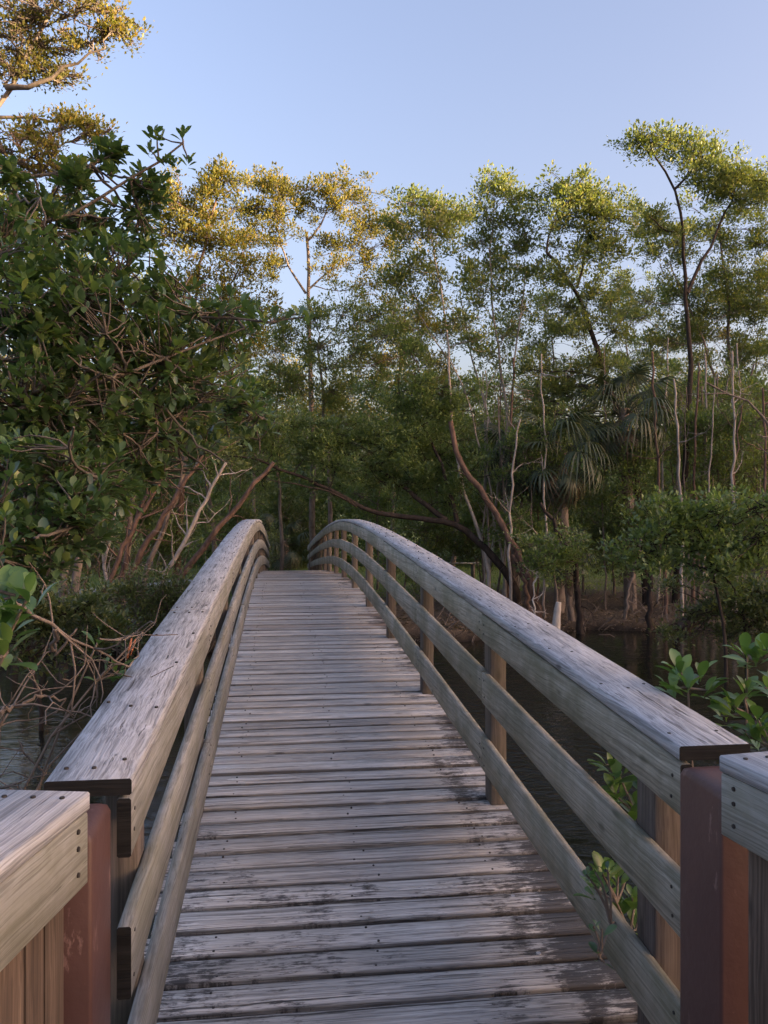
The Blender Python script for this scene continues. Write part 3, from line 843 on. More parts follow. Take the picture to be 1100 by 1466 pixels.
# --- behind the bridge
make_tree("canopy_tree", "round sunlit golden crown on a forked stem straight beyond the bridge", [
    (path_px([(446, 812), (450, 640), (444, 520), (441, 430), (443, 370), (439, 332)], 34, 18, 0.03), 0.16, 0.06),
    (resample([at(440, 345, 34), at(458, 325, 34), at(470, 295, 34.4)], 7, 0.03), 0.06, 0.02),
    (resample([at(438, 420, 34), at(420, 395, 34), at(402, 360, 33.6), at(396, 300, 33.6)], 9, 0.03), 0.055, 0.02),
    (resample([at(441, 415, 34), at(462, 395, 34), at(500, 370, 34.4)], 8, 0.03), 0.05, 0.02)],
    [(384, 268, 14), (404, 262, 14), (418, 275, 16), (432, 290, 14), (368, 300, 20), (349, 297, 12), (398, 305, 18), (468, 272, 14), (492, 262, 14), (508, 280, 15), (482, 296, 16), (520, 318, 18), (500, 352, 18), (546, 318, 14), (560, 350, 16), (528, 372, 14), (466, 340, 12), (392, 345, 20), (362, 338, 16), (383, 385, 13), (476, 385, 12), (540, 410, 14)],
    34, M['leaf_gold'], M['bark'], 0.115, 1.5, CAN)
make_tree("canopy_tree", "olive green tree below the round golden crown beyond the bridge", [
    (path_px([(470, 812), (475, 700), (465, 600), (455, 500)], 31, 12, 0.04), 0.13, 0.04),
    (path_px([(405, 812), (400, 700), (395, 600), (400, 520)], 31.5, 12, 0.04), 0.09, 0.03)],
    [(448, 452, 26), (498, 442, 24), (540, 452, 22), (405, 478, 26), (458, 498, 30), (520, 500, 28), (420, 540, 30), (478, 558, 30), (532, 552, 26), (380, 560, 26), (362, 610, 26), (430, 605, 26), (500, 600, 26), (350, 540, 18), (560, 480, 14), (600, 500, 16)],
    31, M['leaf_green'], M['bark'], 0.105, 1.35, CAN)
for (pts, d, puffs, mat, lb) in [
    ([(560, 815), (566, 650), (572, 520), (580, 430)], 38, [(560, 440, 26), (600, 460, 28), (640, 470, 24), (580, 500, 30), (630, 520, 30), (545, 520, 26), (610, 560, 26)], 'leaf_gold', "golden crown between the two bare poles beyond the arching tree"),
    ([(650, 815), (660, 650), (665, 560)], 36, [(650, 560, 26), (690, 570, 26), (670, 610, 26), (720, 600, 22), (630, 610, 24), (700, 650, 24), (655, 660, 22)], 'leaf_mid', "leafy green tree behind the splintered reddish stump"),
    ([(800, 820), (795, 620), (790, 480)], 38, [(780, 430, 26), (815, 470, 28), (770, 490, 28), (800, 530, 30), (840, 560, 26), (755, 560, 26), (790, 600, 26)], 'leaf_green', "green tree standing behind the leaning trunk and the palms"),
    ([(905, 820), (900, 620), (895, 480)], 40, [(890, 400, 24), (910, 450, 28), (930, 510, 30), (890, 520, 26), (870, 440, 20), (915, 580, 26), (950, 570, 24)], 'leaf_green', "green and yellow tree between the leaning trunk and the tallest stem"),
    ([(1080, 820), (1075, 620), (1085, 480)], 41, [(1060, 430, 26), (1095, 400, 28), (1085, 500, 30), (1030, 480, 26), (1040, 550, 28), (1090, 570, 26), (1000, 540, 24)], 'leaf_gold', "yellowish crown showing through behind the broad green and gold one"),
    ([(360, 812), (365, 650), (372, 520)], 40, [(360, 470, 22), (395, 500, 22), (340, 520, 26), (380, 560, 26), (330, 590, 26), (410, 600, 24), (360, 640, 24)], 'leaf_gold', "yellow green tree in the gap left of the forked stem"),
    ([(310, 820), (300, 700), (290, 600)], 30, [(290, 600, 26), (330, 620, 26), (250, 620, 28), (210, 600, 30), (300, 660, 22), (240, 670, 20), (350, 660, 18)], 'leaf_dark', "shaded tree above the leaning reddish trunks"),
]:
    make_tree("canopy_tree", lb, [(path_px(pts, d, 12, 0.05), 0.13, 0.03)], puffs, d, M[mat], M['bark'], 0.11, 1.2, CAN)
# --- left bank
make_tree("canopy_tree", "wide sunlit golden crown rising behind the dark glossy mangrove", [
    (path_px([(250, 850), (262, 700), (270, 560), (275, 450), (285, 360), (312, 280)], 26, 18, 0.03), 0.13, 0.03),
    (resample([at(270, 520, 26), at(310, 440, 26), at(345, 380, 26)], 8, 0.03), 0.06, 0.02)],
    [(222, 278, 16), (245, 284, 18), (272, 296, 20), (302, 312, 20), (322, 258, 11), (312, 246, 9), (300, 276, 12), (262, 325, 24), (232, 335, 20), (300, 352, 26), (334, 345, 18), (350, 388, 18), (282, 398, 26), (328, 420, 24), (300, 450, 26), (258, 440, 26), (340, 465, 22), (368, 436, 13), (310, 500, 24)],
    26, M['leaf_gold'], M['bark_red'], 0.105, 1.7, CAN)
make_tree("canopy_tree", "shaded green tree filling the space behind the glossy mangrove", [
    (path_px([(90, 880), (100, 720), (110, 560), (115, 440)], 22, 14, 0.04), 0.13, 0.04),
    (path_px([(175, 880), (190, 700), (215, 560), (235, 470)], 22.5, 14, 0.04), 0.10, 0.03)],
    [(40, 400, 50), (130, 390, 50), (215, 440, 42), (70, 500, 50), (180, 530, 48), (285, 560, 36), (330, 610, 32), (260, 630, 34), (150, 620, 38), (50, 610, 45), (300, 520, 26), (-20, 450, 50), (-30, 600, 50), (20, 320, 36), (90, 300, 30)],
    22, M['leaf_green'], M['bark'], 0.10, 1.25, CAN)
make_tree("tall_tree", "tall open sunlit tree with a tangle of bare pinkish twigs above the mangrove", [
    (path_px([(-150, 900), (-120, 700), (-90, 500), (-70, 300), (-40, 190), (10, 125), (40, 90), (80, 20), (110, -60)], 13, 24, 0.03), 0.12, 0.02),
    (resample([at(-70, 300, 13), at(-30, 165, 13), at(35, 160, 13), at(80, 175, 13.1)], 9, 0.02), 0.06, 0.015),
    (resample([at(10, 125, 13), at(40, 132, 12.8), at(100, 90, 12.7), at(150, 70, 12.6)], 9, 0.02), 0.05, 0.012),
    (resample([at(-80, 420, 13), at(-20, 330, 13), at(30, 260, 13), at(70, 215, 13)], 9, 0.02), 0.06, 0.012)],
    [(20, 15, 26), (60, 25, 26), (100, 20, 26), (150, 12, 20), (168, 42, 12), (60, 65, 22), (15, 72, 22), (130, 58, 14), (85, 118, 16), (60, 95, 14), (20, 95, 14), (110, 172, 11), (132, 190, 11), (45, 190, 12), (75, 210, 14), (92, 180, 9), (20, 235, 18), (60, 245, 20), (100, 245, 14), (20, 290, 22), (70, 285, 18), (-20, 40, 40), (-20, 200, 40), (40, -40, 40), (110, -40, 35)],
    13, M['leaf_gold'], M['bark'], 0.062, 0.38, None, bare=16, cluster=8, sig=0.08)

YT = "young trees of the thicket"
for (x, d, y0, y1, w_, mat, lb) in [
    (690, 30, 560, 760, 34, 'leaf_mid', "young leafy tree behind the bare pole and broken trunk"),
    (765, 24.6, 610, 780, 26, 'leaf_mid', "young leafy tree in front of the narrow hanging palm"),
    (835, 30, 600, 790, 34, 'leaf_green', "loose young tree in the gap between the two big palms"),
    (905, 25.2, 640, 800, 26, 'leaf_mid', "young tree sprouting at the leaning dark trunk's foot"),
    (962, 28, 560, 780, 34, 'leaf_green', "young tree around the tallest tree's dark stem"),
    (1020, 26, 600, 780, 36, 'leaf_mid', "young tree leafing above the bright bank mangrove"),
    (1078, 27, 560, 760, 34, 'leaf_green', "young tree with loose leaves at the thicket's open edge"),
    (628, 29, 600, 780, 30, 'leaf_green', "young green tree under the arching dark limbs"),
    (540, 33, 600, 780, 34, 'leaf_mid', "young tree showing above the far railing of the bridge"),
    (340, 33, 640, 800, 34, 'leaf_green', "young tree behind the thick leaning brown trunk"),
    (230, 26, 640, 800, 36, 'leaf_mid', "young tree in the shade of the leaning reddish trunks"),
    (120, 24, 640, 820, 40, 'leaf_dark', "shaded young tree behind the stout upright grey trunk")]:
    pf = [(x + rng.normal(0, w_ * 0.7), rng.uniform(y0, y1), rng.uniform(11, 20)) for _ in range(13)]
    make_tree("young_tree", lb, [(path_px([(x, 850), (x + rng.uniform(-8, 8), 740), (x + rng.uniform(-14, 14), y0 + 20)], d, 10, 0.04), 0.05, 0.015)], pf, d, M[mat], M['bark'], 0.095, 0.3 if 740 < x < 920 else 0.5 if x > 680 else 0.85, YT)
# --- slender stems and leaning trunks
LEAN = "leaning trunks on the left bank"
def stem(name, label, pts, d, r0, r1, bark, group=None, twigs=6, tw_len=1.2, wob=0.03, depth_end=None, puffs=(), leaf=None, cat="tree", leafcover=1.0):
    P = path_px(pts, d, 16, wob, depth_end)
    root = thing(name, label, cat, tuple(float(q) for q in P[0]), group)
    tb = MB(); limb(tb, P, r0, r1, 7)
    T = P[-1] - P[0]; T /= np.linalg.norm(T)
    for j in range(twigs):
        k = rng.integers(3, 15)
        dv = rng.normal(0, 0.8, 3) + T * 0.7 + np.array([0, 0, 0.25]); dv /= np.linalg.norm(dv)
        L = tw_len * rng.uniform(0.4, 1.2)
        c = curve(P[k], P[k] + dv * L, 0.16, 6)
        tb.tube(c, np.linspace(min(r1 * 1.2, 0.022), 0.004, 6), 4, False)
        for _ in range(2):
            kk = rng.integers(2, 5); e = c[kk] + rng.normal(0, 0.28, 3) * tw_len
            tb.tube(curve(c[kk], e, 0.15, 4), [0.008, 0.006, 0.005, 0.003], 3, False)
    tb.build("trunk", bark, root, True)
    return root
stem("leaning_trunk", "thick dark brown trunk leaning steeply over the bridge railing", [(238, 850), (275, 808), (318, 752), (355, 708), (380, 680), (392, 662)], 21, 0.11, 0.05, M['bark_red'], LEAN, 5)
stem("leaning_trunk", "pale pinkish dead stem leaning with a forked top", [(228, 842), (245, 808), (270, 760), (300, 705), (324, 662)], 19.5, 0.075, 0.035, M['bark_pale'], LEAN, 14, 1.1)
for k, (pts, d, r, bk, lb) in enumerate([
    ([(140, 890), (165, 850), (205, 790), (245, 720), (290, 650)], 20, 0.10, 'bark_red', "reddish brown trunk leaning low from the tangle of roots"),
    ([(200, 862), (215, 800), (240, 740), (262, 690), (272, 620)], 21.5, 0.09, 'bark', "grey brown trunk leaning behind the pale dead stem"),
    ([(120, 900), (150, 845), (185, 770), (215, 710), (245, 660)], 19.5, 0.075, 'bark_red', "thin reddish trunk leaning beside the thick root tangle"),
    ([(104, 895), (108, 820), (122, 740), (132, 690), (150, 620)], 19, 0.13, 'bark', "stout upright grey trunk in the shade behind the mangrove"),
    ([(168, 880), (172, 810), (196, 740), (222, 680), (236, 610)], 22, 0.08, 'bark_red', "slim reddish trunk curving up to the right in the shade"),
    ([(60, 905), (70, 830), (62, 760), (85, 690), (90, 620)], 18.6, 0.09, 'bark', "crooked grey trunk half hidden by glossy mangrove leaves"),
    ([(20, 910), (35, 820), (30, 740), (48, 660)], 18.4, 0.10, 'bark', "dark straight trunk behind the lowest glossy leaves"),
    ([(150, 900), (158, 850), (150, 790), (170, 730), (168, 660)], 20.4, 0.055, 'bark_pale', "pale thin stem among the leaning reddish trunks")]):
    stem("leaning_trunk", lb, pts, d, r, r * 0.5, M[bk], LEAN, 10, 1.3)
# right bank dead wood
stem("broken_trunk", "dark broken trunk slanting up to a splintered reddish stump", [(770, 850), (738, 790), (718, 742), (700, 716), (676, 690), (658, 662), (648, 634), (645, 603)], 24, 0.12, 0.075, M['bark_red'], None, 7, 0.9)
stem("broken_trunk", "black crooked trunk with a snapped pale limb by the water", [(832, 898), (829, 850), (822, 800), (806, 768), (790, 745), (774, 720)], 22.4, 0.13, 0.045, M['bark_dark'], None, 9, 0.9)
stem("dead_stem", "bare rust brown stem leaning beside the bleached log", [(760, 872), (752, 840), (742, 815), (733, 795)], 22.8, 0.075, 0.05, M['bark_red'], None, 2, 0.6)
stem("dead_stem", "thin white forked dead branch behind the grey railing", [(766, 885), (764, 850), (768, 815), (776, 790)], 22.0, 0.03, 0.014, M['bark_white'], None, 6, 0.5)
stem("dead_stem", "dark upright stem by the muddy bank under bright mangrove leaves", [(930, 892), (931, 850), (933, 800), (936, 760)], 22.6, 0.085, 0.07, M['bark_dark'], None, 3, 0.6)
stem("dead_stem", "grey leaning stem growing from the leaf litter of the bank", [(893, 880), (900, 850), (910, 812), (918, 770)], 23.5, 0.06, 0.03, M['bark'], None, 4, 0.7)
stem("dead_stem", "grey dead limb curving out above the bright bank mangrove", [(1140, 880), (1130, 700), (1104, 600), (1062, 556), (1012, 548)], 19, 0.07, 0.02, M['bark'], None, 8, 0.9)
lg = MB(); a = at(795, 897, 21.9); a[2] = gz(a[0], a[1]) - 0.05; P = resample([a, at(797, 884, 21.9), at(800, 862, 21.9)], 7, 0.01)
lg.tube(P, [0.10, 0.105, 0.10, 0.115, 0.10, 0.095, 0.07], 9)
tag(lg.build("bleached_log", M['bark_white'], None, True), "bleached white log standing at the water's edge", "log")
PALE = "thin stems in the right thicket"
for k in range(26):
    x = [700, 712, 725, 733, 742, 755, 770, 780, 690, 735, 950, 962, 975, 985, 995, 1008, 1020, 1032, 1044, 1056, 1070, 1082, 1094, 940, 905, 870][k] + rng.uniform(-3, 3)
    top = rng.uniform(480, 610); dd = rng.uniform(23.8, 28)
    lean = rng.uniform(-22, 22)
    pts = [(x, 850), (x + lean * 0.3 + rng.uniform(-5, 5), 760), (x + lean * 0.6 + rng.uniform(-6, 6), 660), (x + lean, top)]
    r = rng.uniform(0.03, 0.065)
    stem("slender_stem", "slender %s stem %s the thicket around the palms" % (["pale", "grey brown", "reddish brown", "pale"][k % 4], "leaning in" if abs(lean) > 9 else "standing upright in"), pts, dd, r, r * 0.5, M[['bark_pale', 'bark', 'bark_red', 'bark_pale'][k % 4]], PALE, 4, 1.3, 0.03)

# --- palms
def frond_mesh(seed, nseg=26, L=0.95, droop=0.9):
    r = np.random.default_rng(seed); b = MB()
    for k in range(nseg):
        a = math.radians(-150 + 300 * k / (nseg - 1) + r.normal(0, 2))
        ln = L * (1 - 0.18 * abs(a) / 2.6) * r.uniform(0.88, 1.06)
        pts = []
        for t in np.linspace(0, 1, 5):
            rr = t * ln
            dz = -droop * (max(0, t - 0.25) ** 1.8) * ln * 0.9
            pts.append(np.array([math.sin(a) * rr * (1 - 0.25 * t), math.cos(a) * rr * (1 - 0.15 * t * droop), dz + 0.1 * abs(a) * rr * 0.3]))
        side = np.array([math.cos(a), -math.sin(a), 0])
        wv = [0.008, 0.021, 0.022, 0.013, 0.002]
        V = []
        for p, ww in zip(pts, wv): V += [p - side * ww, p + side * ww + np.array([0, 0, ww * 0.6])]
        b.add(V, [[2 * i, 2 * i + 1, 2 * i + 3, 2 * i + 2] for i in range(4)])
    # petiole coming in from behind
    b.tube([[0, -1.15, -0.25], [0, -0.6, -0.03], [0, 0, 0]], [0.016, 0.013, 0.01], 4, False)
    return b.mesh("frond")
FR = [frond_mesh(50 + i, droop=0.9 + 0.4 * i) for i in range(4)]
for me in FR: me.materials.append(M['palm'])
FD = [frond_mesh(70 + i, 18, 0.8, 1.6) for i in range(2)]
for me in FD: me.materials.append(M['palm_dead'])
def palm(label, px, py, d, n, ndead, sc=1.0):
    ctr = at(px, py, d); foot = ctr + np.array([rng.uniform(-.4, .4), rng.uniform(-.3, .3), 0]); foot[2] = gz(foot[0], foot[1]) - 0.1
    root = thing("cabbage_palm", label, "palm", tuple(float(q) for q in foot), "cabbage palms in the thicket")
    tb = MB(); P = resample([foot, (foot + ctr) / 2 + rng.normal(0, .08, 3), ctr], 12)
    tb.tube(P, np.linspace(0.19, 0.15, 12) * rng.uniform(0.93, 1.07, 12) * sc, 10)
    for k in range(40):            # old leaf bases
        t = rng.uniform(0.25, 1); p = foot + (ctr - foot) * t; a = rng.uniform(0, 6.28)
        dv = np.array([math.cos(a), math.sin(a), 0])
        tb.tube([p + dv * 0.12 * sc, p + dv * 0.24 * sc + [0, 0, 0.22]], [0.035, 0.012], 4, True)
    tb.build("trunk", M['bark'], root, True)
    for k in range(n + ndead):
        dead = k >= n
        az = k * 2.399 + rng.uniform(-.3, .3)
        el = math.radians(rng.uniform(-75, -50) if dead else 62 - 135 * (k / n) + rng.uniform(-8, 8))
        Lp = sc * 1.15
        dv = Vector((math.cos(az) * math.cos(el), math.sin(az) * math.cos(el), math.sin(el)))
        xa = dv.cross(Vector((0, 0, 1))); xa.normalize(); za = xa.cross(dv)
        R = Matrix((xa, dv, za)).transposed().to_4x4()
        pos = Vector(ctr) + dv * Lp
        s = sc * rng.uniform(0.85, 1.15)
        place("frond", (FD if dead else FR)[k % (2 if dead else 4)], Matrix.Translation(pos) @ R @ Matrix.Scale(s, 4), root)
palm("dark green fan palm with drooping leaves behind the leaning dark trunk", 893, 585, 25.6, 28, 14, 1.05)
palm("fan palm with a thick skirt of hanging leaves under the leaning trunk", 805, 645, 24.8, 28, 18, 1.0)
palm("fan palm with narrow hanging leaves beside the broken trunk", 745, 650, 26, 24, 12, 0.9)
palm("low fan palm sprouting behind the bleached log", 812, 795, 23.5, 14, 3, 0.55)
palm("small fan palm in deep shade at the far end of the bridge", 405, 775, 43.5, 16, 3, 1.1)

# --- shrubs
def shrub(name, label, foot_px, d, puffs, leaf, leaf_len, cover=1.6, group=None, bark='bark', tpl=DIAMOND, sig=0.12, cluster=12):
    P = path_px([foot_px, ((foot_px[0] + puffs[0][0]) / 2, (foot_px[1] + puffs[0][1]) / 2), puffs[0][:2]], d, 8, 0.02)
    return make_tree(name, label, [(P, 0.05, 0.02)], puffs, d, leaf, M[bark], leaf_len, cover, group, cat="shrub", tpl=tpl, sig=sig, cluster=cluster)
shrub("bank_mangrove", "bright green mangrove spreading over the water on the right bank", (1040, 905), 16, [(1010, 780, 34), (945, 762, 28), (985, 742, 26), (1050, 750, 34), (1092, 765, 34), (915, 778, 20), (930, 800, 20), (1075, 800, 34), (1035, 815, 26), (960, 735, 16), (1095, 720, 24)], M['leaf_mid'], 0.10, 1.5, bark='bark_dark', sig=0.11)
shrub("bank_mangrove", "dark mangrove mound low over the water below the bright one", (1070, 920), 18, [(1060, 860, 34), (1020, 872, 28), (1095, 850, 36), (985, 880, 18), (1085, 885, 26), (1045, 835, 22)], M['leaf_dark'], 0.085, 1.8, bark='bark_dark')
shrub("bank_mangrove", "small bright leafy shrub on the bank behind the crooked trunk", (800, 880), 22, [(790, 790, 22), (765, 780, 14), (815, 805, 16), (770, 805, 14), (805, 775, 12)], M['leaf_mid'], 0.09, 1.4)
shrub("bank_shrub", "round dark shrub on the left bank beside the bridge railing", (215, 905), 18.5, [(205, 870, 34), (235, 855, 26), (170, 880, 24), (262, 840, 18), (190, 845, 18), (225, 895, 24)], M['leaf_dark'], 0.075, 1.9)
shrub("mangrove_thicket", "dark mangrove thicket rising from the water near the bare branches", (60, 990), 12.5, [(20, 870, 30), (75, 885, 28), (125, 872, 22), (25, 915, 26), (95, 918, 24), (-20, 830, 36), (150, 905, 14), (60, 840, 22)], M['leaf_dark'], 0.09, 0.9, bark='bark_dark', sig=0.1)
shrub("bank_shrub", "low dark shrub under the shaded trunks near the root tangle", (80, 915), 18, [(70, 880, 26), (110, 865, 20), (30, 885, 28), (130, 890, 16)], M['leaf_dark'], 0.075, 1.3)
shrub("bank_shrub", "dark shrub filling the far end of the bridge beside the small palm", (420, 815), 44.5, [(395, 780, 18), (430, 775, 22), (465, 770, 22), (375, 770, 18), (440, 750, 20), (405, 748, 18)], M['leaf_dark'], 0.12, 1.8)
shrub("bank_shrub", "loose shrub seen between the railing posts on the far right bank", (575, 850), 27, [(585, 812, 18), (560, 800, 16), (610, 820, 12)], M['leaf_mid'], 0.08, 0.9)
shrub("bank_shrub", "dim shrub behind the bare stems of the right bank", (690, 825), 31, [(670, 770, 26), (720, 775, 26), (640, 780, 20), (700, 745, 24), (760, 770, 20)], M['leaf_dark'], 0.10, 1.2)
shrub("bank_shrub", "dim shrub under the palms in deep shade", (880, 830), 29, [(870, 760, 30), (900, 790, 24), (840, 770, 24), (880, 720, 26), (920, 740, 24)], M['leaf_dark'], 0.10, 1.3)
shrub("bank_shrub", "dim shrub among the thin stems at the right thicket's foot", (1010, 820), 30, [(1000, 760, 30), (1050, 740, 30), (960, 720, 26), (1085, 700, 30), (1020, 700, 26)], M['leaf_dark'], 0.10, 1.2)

# --- background woodland: a mass of trees beyond telling apart
def woodland(name, label, anchors, leaf_len, mat, cluster=16, sig=0.4, stems=60, bark=None):
    lb = MB(); T = []
    for (x0, x1, y0, y1, zlo, zhi, n) in anchors:
        q = np.stack([rng.uniform(x0, x1, n), rng.uniform(y0, y1, n), rng.random(n)], -1)
        top = zhi * (0.78 + 0.22 * np.sin(q[:, 0] * 0.55) * np.cos(q[:, 0] * 0.23 + 1) + 0.10 * np.sin(q[:, 0] * 1.9))
        q[:, 2] = zlo + (top - zlo) * q[:, 2] ** 0.8
        T.append(q)
    T = np.concatenate(T); idx = np.repeat(np.arange(len(T)), cluster)
    off = rng.normal(0, sig, (len(idx), 3))
    D = off + rng.normal(0, 0.3, off.shape) + np.array([0, 0, 0.2])
    scatter(lb, DIAMOND, T[idx] + off, D, leaf_len * rng.uniform(0.7, 1.3, len(idx)), rng.uniform(-1, 1, len(idx)))
    o = lb.build(name, mat); o["kind"] = "stuff"; o["label"] = label; o["category"] = "woodland"
    return o
woodland("distant_woodland", "distant dense wood closing the view behind the bridge", [(-34, 10, 45, 56, 0.3, 9.6, 7000), (10, 46, 42, 54, 0.3, 8.6, 6500)], 0.28, M['leaf_mid'])
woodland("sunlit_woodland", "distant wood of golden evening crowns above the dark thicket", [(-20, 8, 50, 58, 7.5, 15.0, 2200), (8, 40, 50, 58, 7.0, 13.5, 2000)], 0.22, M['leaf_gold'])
# unseen wood, its height profile shaped to keep the low sun off the creek
def s_to_xy(s, t):
    n = np.array([-SUN_H.y, SUN_H.x]); h = np.array([SUN_H.x, SUN_H.y])
    if n[0] < 0: n = -n
    return n[0] * s + h[0] * t, n[1] * s + h[1] * t
wb = MB(); T = []
for k in range(15000):
    s = rng.uniform(-35, 75); t = rng.uniform(68, 84)
    top = np.interp(s, [-35, 0, 8, 16, 22, 30, 40, 75], [15.0, 15.0, 15.5, 16.6, 17.4, 19.3, 20.0, 20.5]) + 0.8 * math.sin(s * 0.9) + 0.6 * math.sin(s * 2.3)
    x, y_ = s_to_xy(s, t)
    T.append([x, y_, rng.uniform(0.6, top)])
T = np.array(T); idx = np.repeat(np.arange(len(T)), 7); off = rng.normal(0, 0.45, (len(idx), 3))
scatter(wb, DIAMOND, T[idx] + off, off + rng.normal(0, .3, off.shape), rng.uniform(1.5, 2.3, len(idx)), rng.uniform(-1, 1, len(idx)))
o = wb.build("shading_woodland", M['leaf_dark']); o["kind"] = "stuff"; o["label"] = "unseen dense wood shaped to shade the bridge and creek"; o["category"] = "woodland"

# ------------------------------------------------------------------ near plants with single leaves
LEAF_MESH = {}
def leaf_mesh(mat, k):
    key = (mat.name, k)
    if key not in LEAF_MESH:
        V, F = BIG; V = V.copy()
        V[:, 2] += [0.0, -0.10, 0.08][k] * V[:, 1] ** 2
        V[:, 0] *= [1.0, 0.9, 1.12][k]
        b = MB(); b.add(V, F); me = b.mesh("leaf", True); me.materials.append(mat)
        LEAF_MESH[key] = me
    return LEAF_MESH[key]

def rosettes(tips, dirs, leaf_len, per=(5, 8)):
    P = []; D = []; S = []; R = []
    for p, dv in zip(tips, dirs):
        dv = dv / (np.linalg.norm(dv) + 1e-9)
        a = np.cross(dv, [0.2, 0.1, 0.97]); a /= np.linalg.norm(a) + 1e-9; b = np.cross(dv, a)
        n = rng.integers(per[0], per[1] + 1)
        for k in range(n):
            th = k * 2.4 + rng.uniform(-.3, .3); f = k / n
            op = 0.35 + 0.75 * (1 - f)
            dd = dv * math.cos(op) + (a * math.cos(th) + b * math.sin(th)) * math.sin(op)
            dd = dd + rng.normal(0, 0.12, 3)
            P.append(p - dv * leaf_len * (0.55 * (1 - f)) + dd * 0.006); D.append(dd)
            S.append(leaf_len * rng.uniform(0.6, 1.2) * (1 - 0.25 * f)); R.append(rng.uniform(-.35, .35))
    return np.array(P), np.array(D), np.array(S), np.array(R)

def single_leaves(root, P, D, S, R, mat, most=300):
    """the leaves that show largest become objects, the rest one mass"""
    x, y, d = project(P)
    seen = (x > -15) & (x < 1115) & (y > -15) & (y < 1480) & (d > 0.3)
    score = np.where(seen, S / np.maximum(d, .3), -1)
    order = np.argsort(-score)
    pick = [i for i in order[:most] if score[i] > 0.0065]
    A, B, Cc = bases(D, R)
    for i in pick:
        m = Matrix(((A[i, 0], B[i, 0], Cc[i, 0], 0), (A[i, 1], B[i, 1], Cc[i, 1], 0), (A[i, 2], B[i, 2], Cc[i, 2], 0), (0, 0, 0, 1)))
        place("leaf", leaf_mesh(mat, i % 3), Matrix.Translation(P[i]) @ m @ Matrix.Scale(float(S[i]), 4), root)
    rest = np.setdiff1d(np.arange(len(P)), pick)
    if len(rest):
        lb = MB(); scatter(lb, MED, P[rest], D[rest], S[rest], R[rest])
        lb.build("crown", mat, root, True, kind="stuff")

# the glossy mangrove on the left, trunk outside the picture
foot = np.array([-4.4, 5.2, gz(-4.4, 5.2) - 0.1])
man = thing("mangrove_tree", "dark glossy mangrove with large leaves overhanging the bridge railing", "tree", tuple(foot))
tb = MB()
trunk = resample([foot, [-4.2, 5.4, 1.6], [-3.7, 5.6, 2.9], [-3.4, 5.7, 4.0], [-3.1, 5.9, 5.0]], 14, 0.02)
limb(tb, trunk, 0.16, 0.05, 9)
main = [
    [trunk[6], at(-60, 660, 5.4), at(0, 632, 5.2), at(50, 620, 5.2), at(110, 580, 5.3), at(170, 555, 5.4), at(230, 525, 5.5), at(275, 490, 5.6)],
    [trunk[5], at(-70, 640, 4.9), at(0, 590, 4.9), at(45, 570, 4.9), at(110, 552, 5.0), at(165, 545, 5.1), at(215, 530, 5.2), at(270, 495, 5.4), at(350, 470, 5.6)],
    [trunk[8], at(-30, 470, 5.6), at(60, 430, 5.6), at(150, 420, 5.7), at(240, 450, 5.6), at(390, 462, 5.5)],
    [trunk[9], at(0, 330, 5.8), at(60, 325, 5.9), at(110, 310, 6.0), at(190, 245, 6.0), at(240, 238, 6.0), at(262, 205, 6.0)],
    [trunk[10], at(0, 250, 5.9), at(60, 260, 6.0), at(110, 240, 6.1), at(165, 220, 6.1)],
    [trunk[5], at(-40, 700, 4.7), at(40, 690, 4.6), at(100, 670, 4.7), at(150, 690, 4.8)],
    [trunk[4], at(-50, 760, 4.5), at(20, 770, 4.4), at(80, 750, 4.5), at(130, 740, 4.6)],
    [trunk[6], at(40, 640, 5.6), at(150, 610, 5.9), at(250, 600, 6.1), at(340, 570, 6.3)],
]
mpts = []
for q in main:
    P = resample(q, 18, 0.008); limb(tb, P, 0.038, 0.007, 6); mpts.append(P)
mp = np.concatenate(mpts)
mpuffs = [(0, 330, 5.8, .26), (60, 350, 6.0, .36), (130, 320, 6.2, .26), (195, 330, 6.2, .20), (10, 440, 5.4, .4), (110, 470, 5.2, .4), (200, 490, 5.4, .38), (100, 570, 5.0, .4), (60, 420, 5.3, .46), (165, 425, 5.5, .46), (255, 455, 5.6, .40), (320, 470, 5.9, .30),
          (30, 520, 5.0, .48), (140, 520, 5.2, .46), (230, 550, 5.6, .42), (300, 560, 5.9, .36), (345, 590, 6.3, .26), (-20, 640, 5.0, .46), (80, 620, 5.1, .42), (180, 620, 5.6, .38), (260, 620, 6.0, .32),
          (20, 700, 4.6, .36), (90, 700, 4.7, .32), (150, 690, 5.0, .25), (60, 770, 4.4, .24), (120, 740, 4.5, .2), (10, 790, 4.3, .25), (200, 672, 5.6, .2), (15, 250, 5.8, .10), (105, 255, 6.0, .14), (60, 290, 6, .12), (155, 225, 6.1, .13), (215, 270, 6.1, .16)]
tips = []; dirs = []
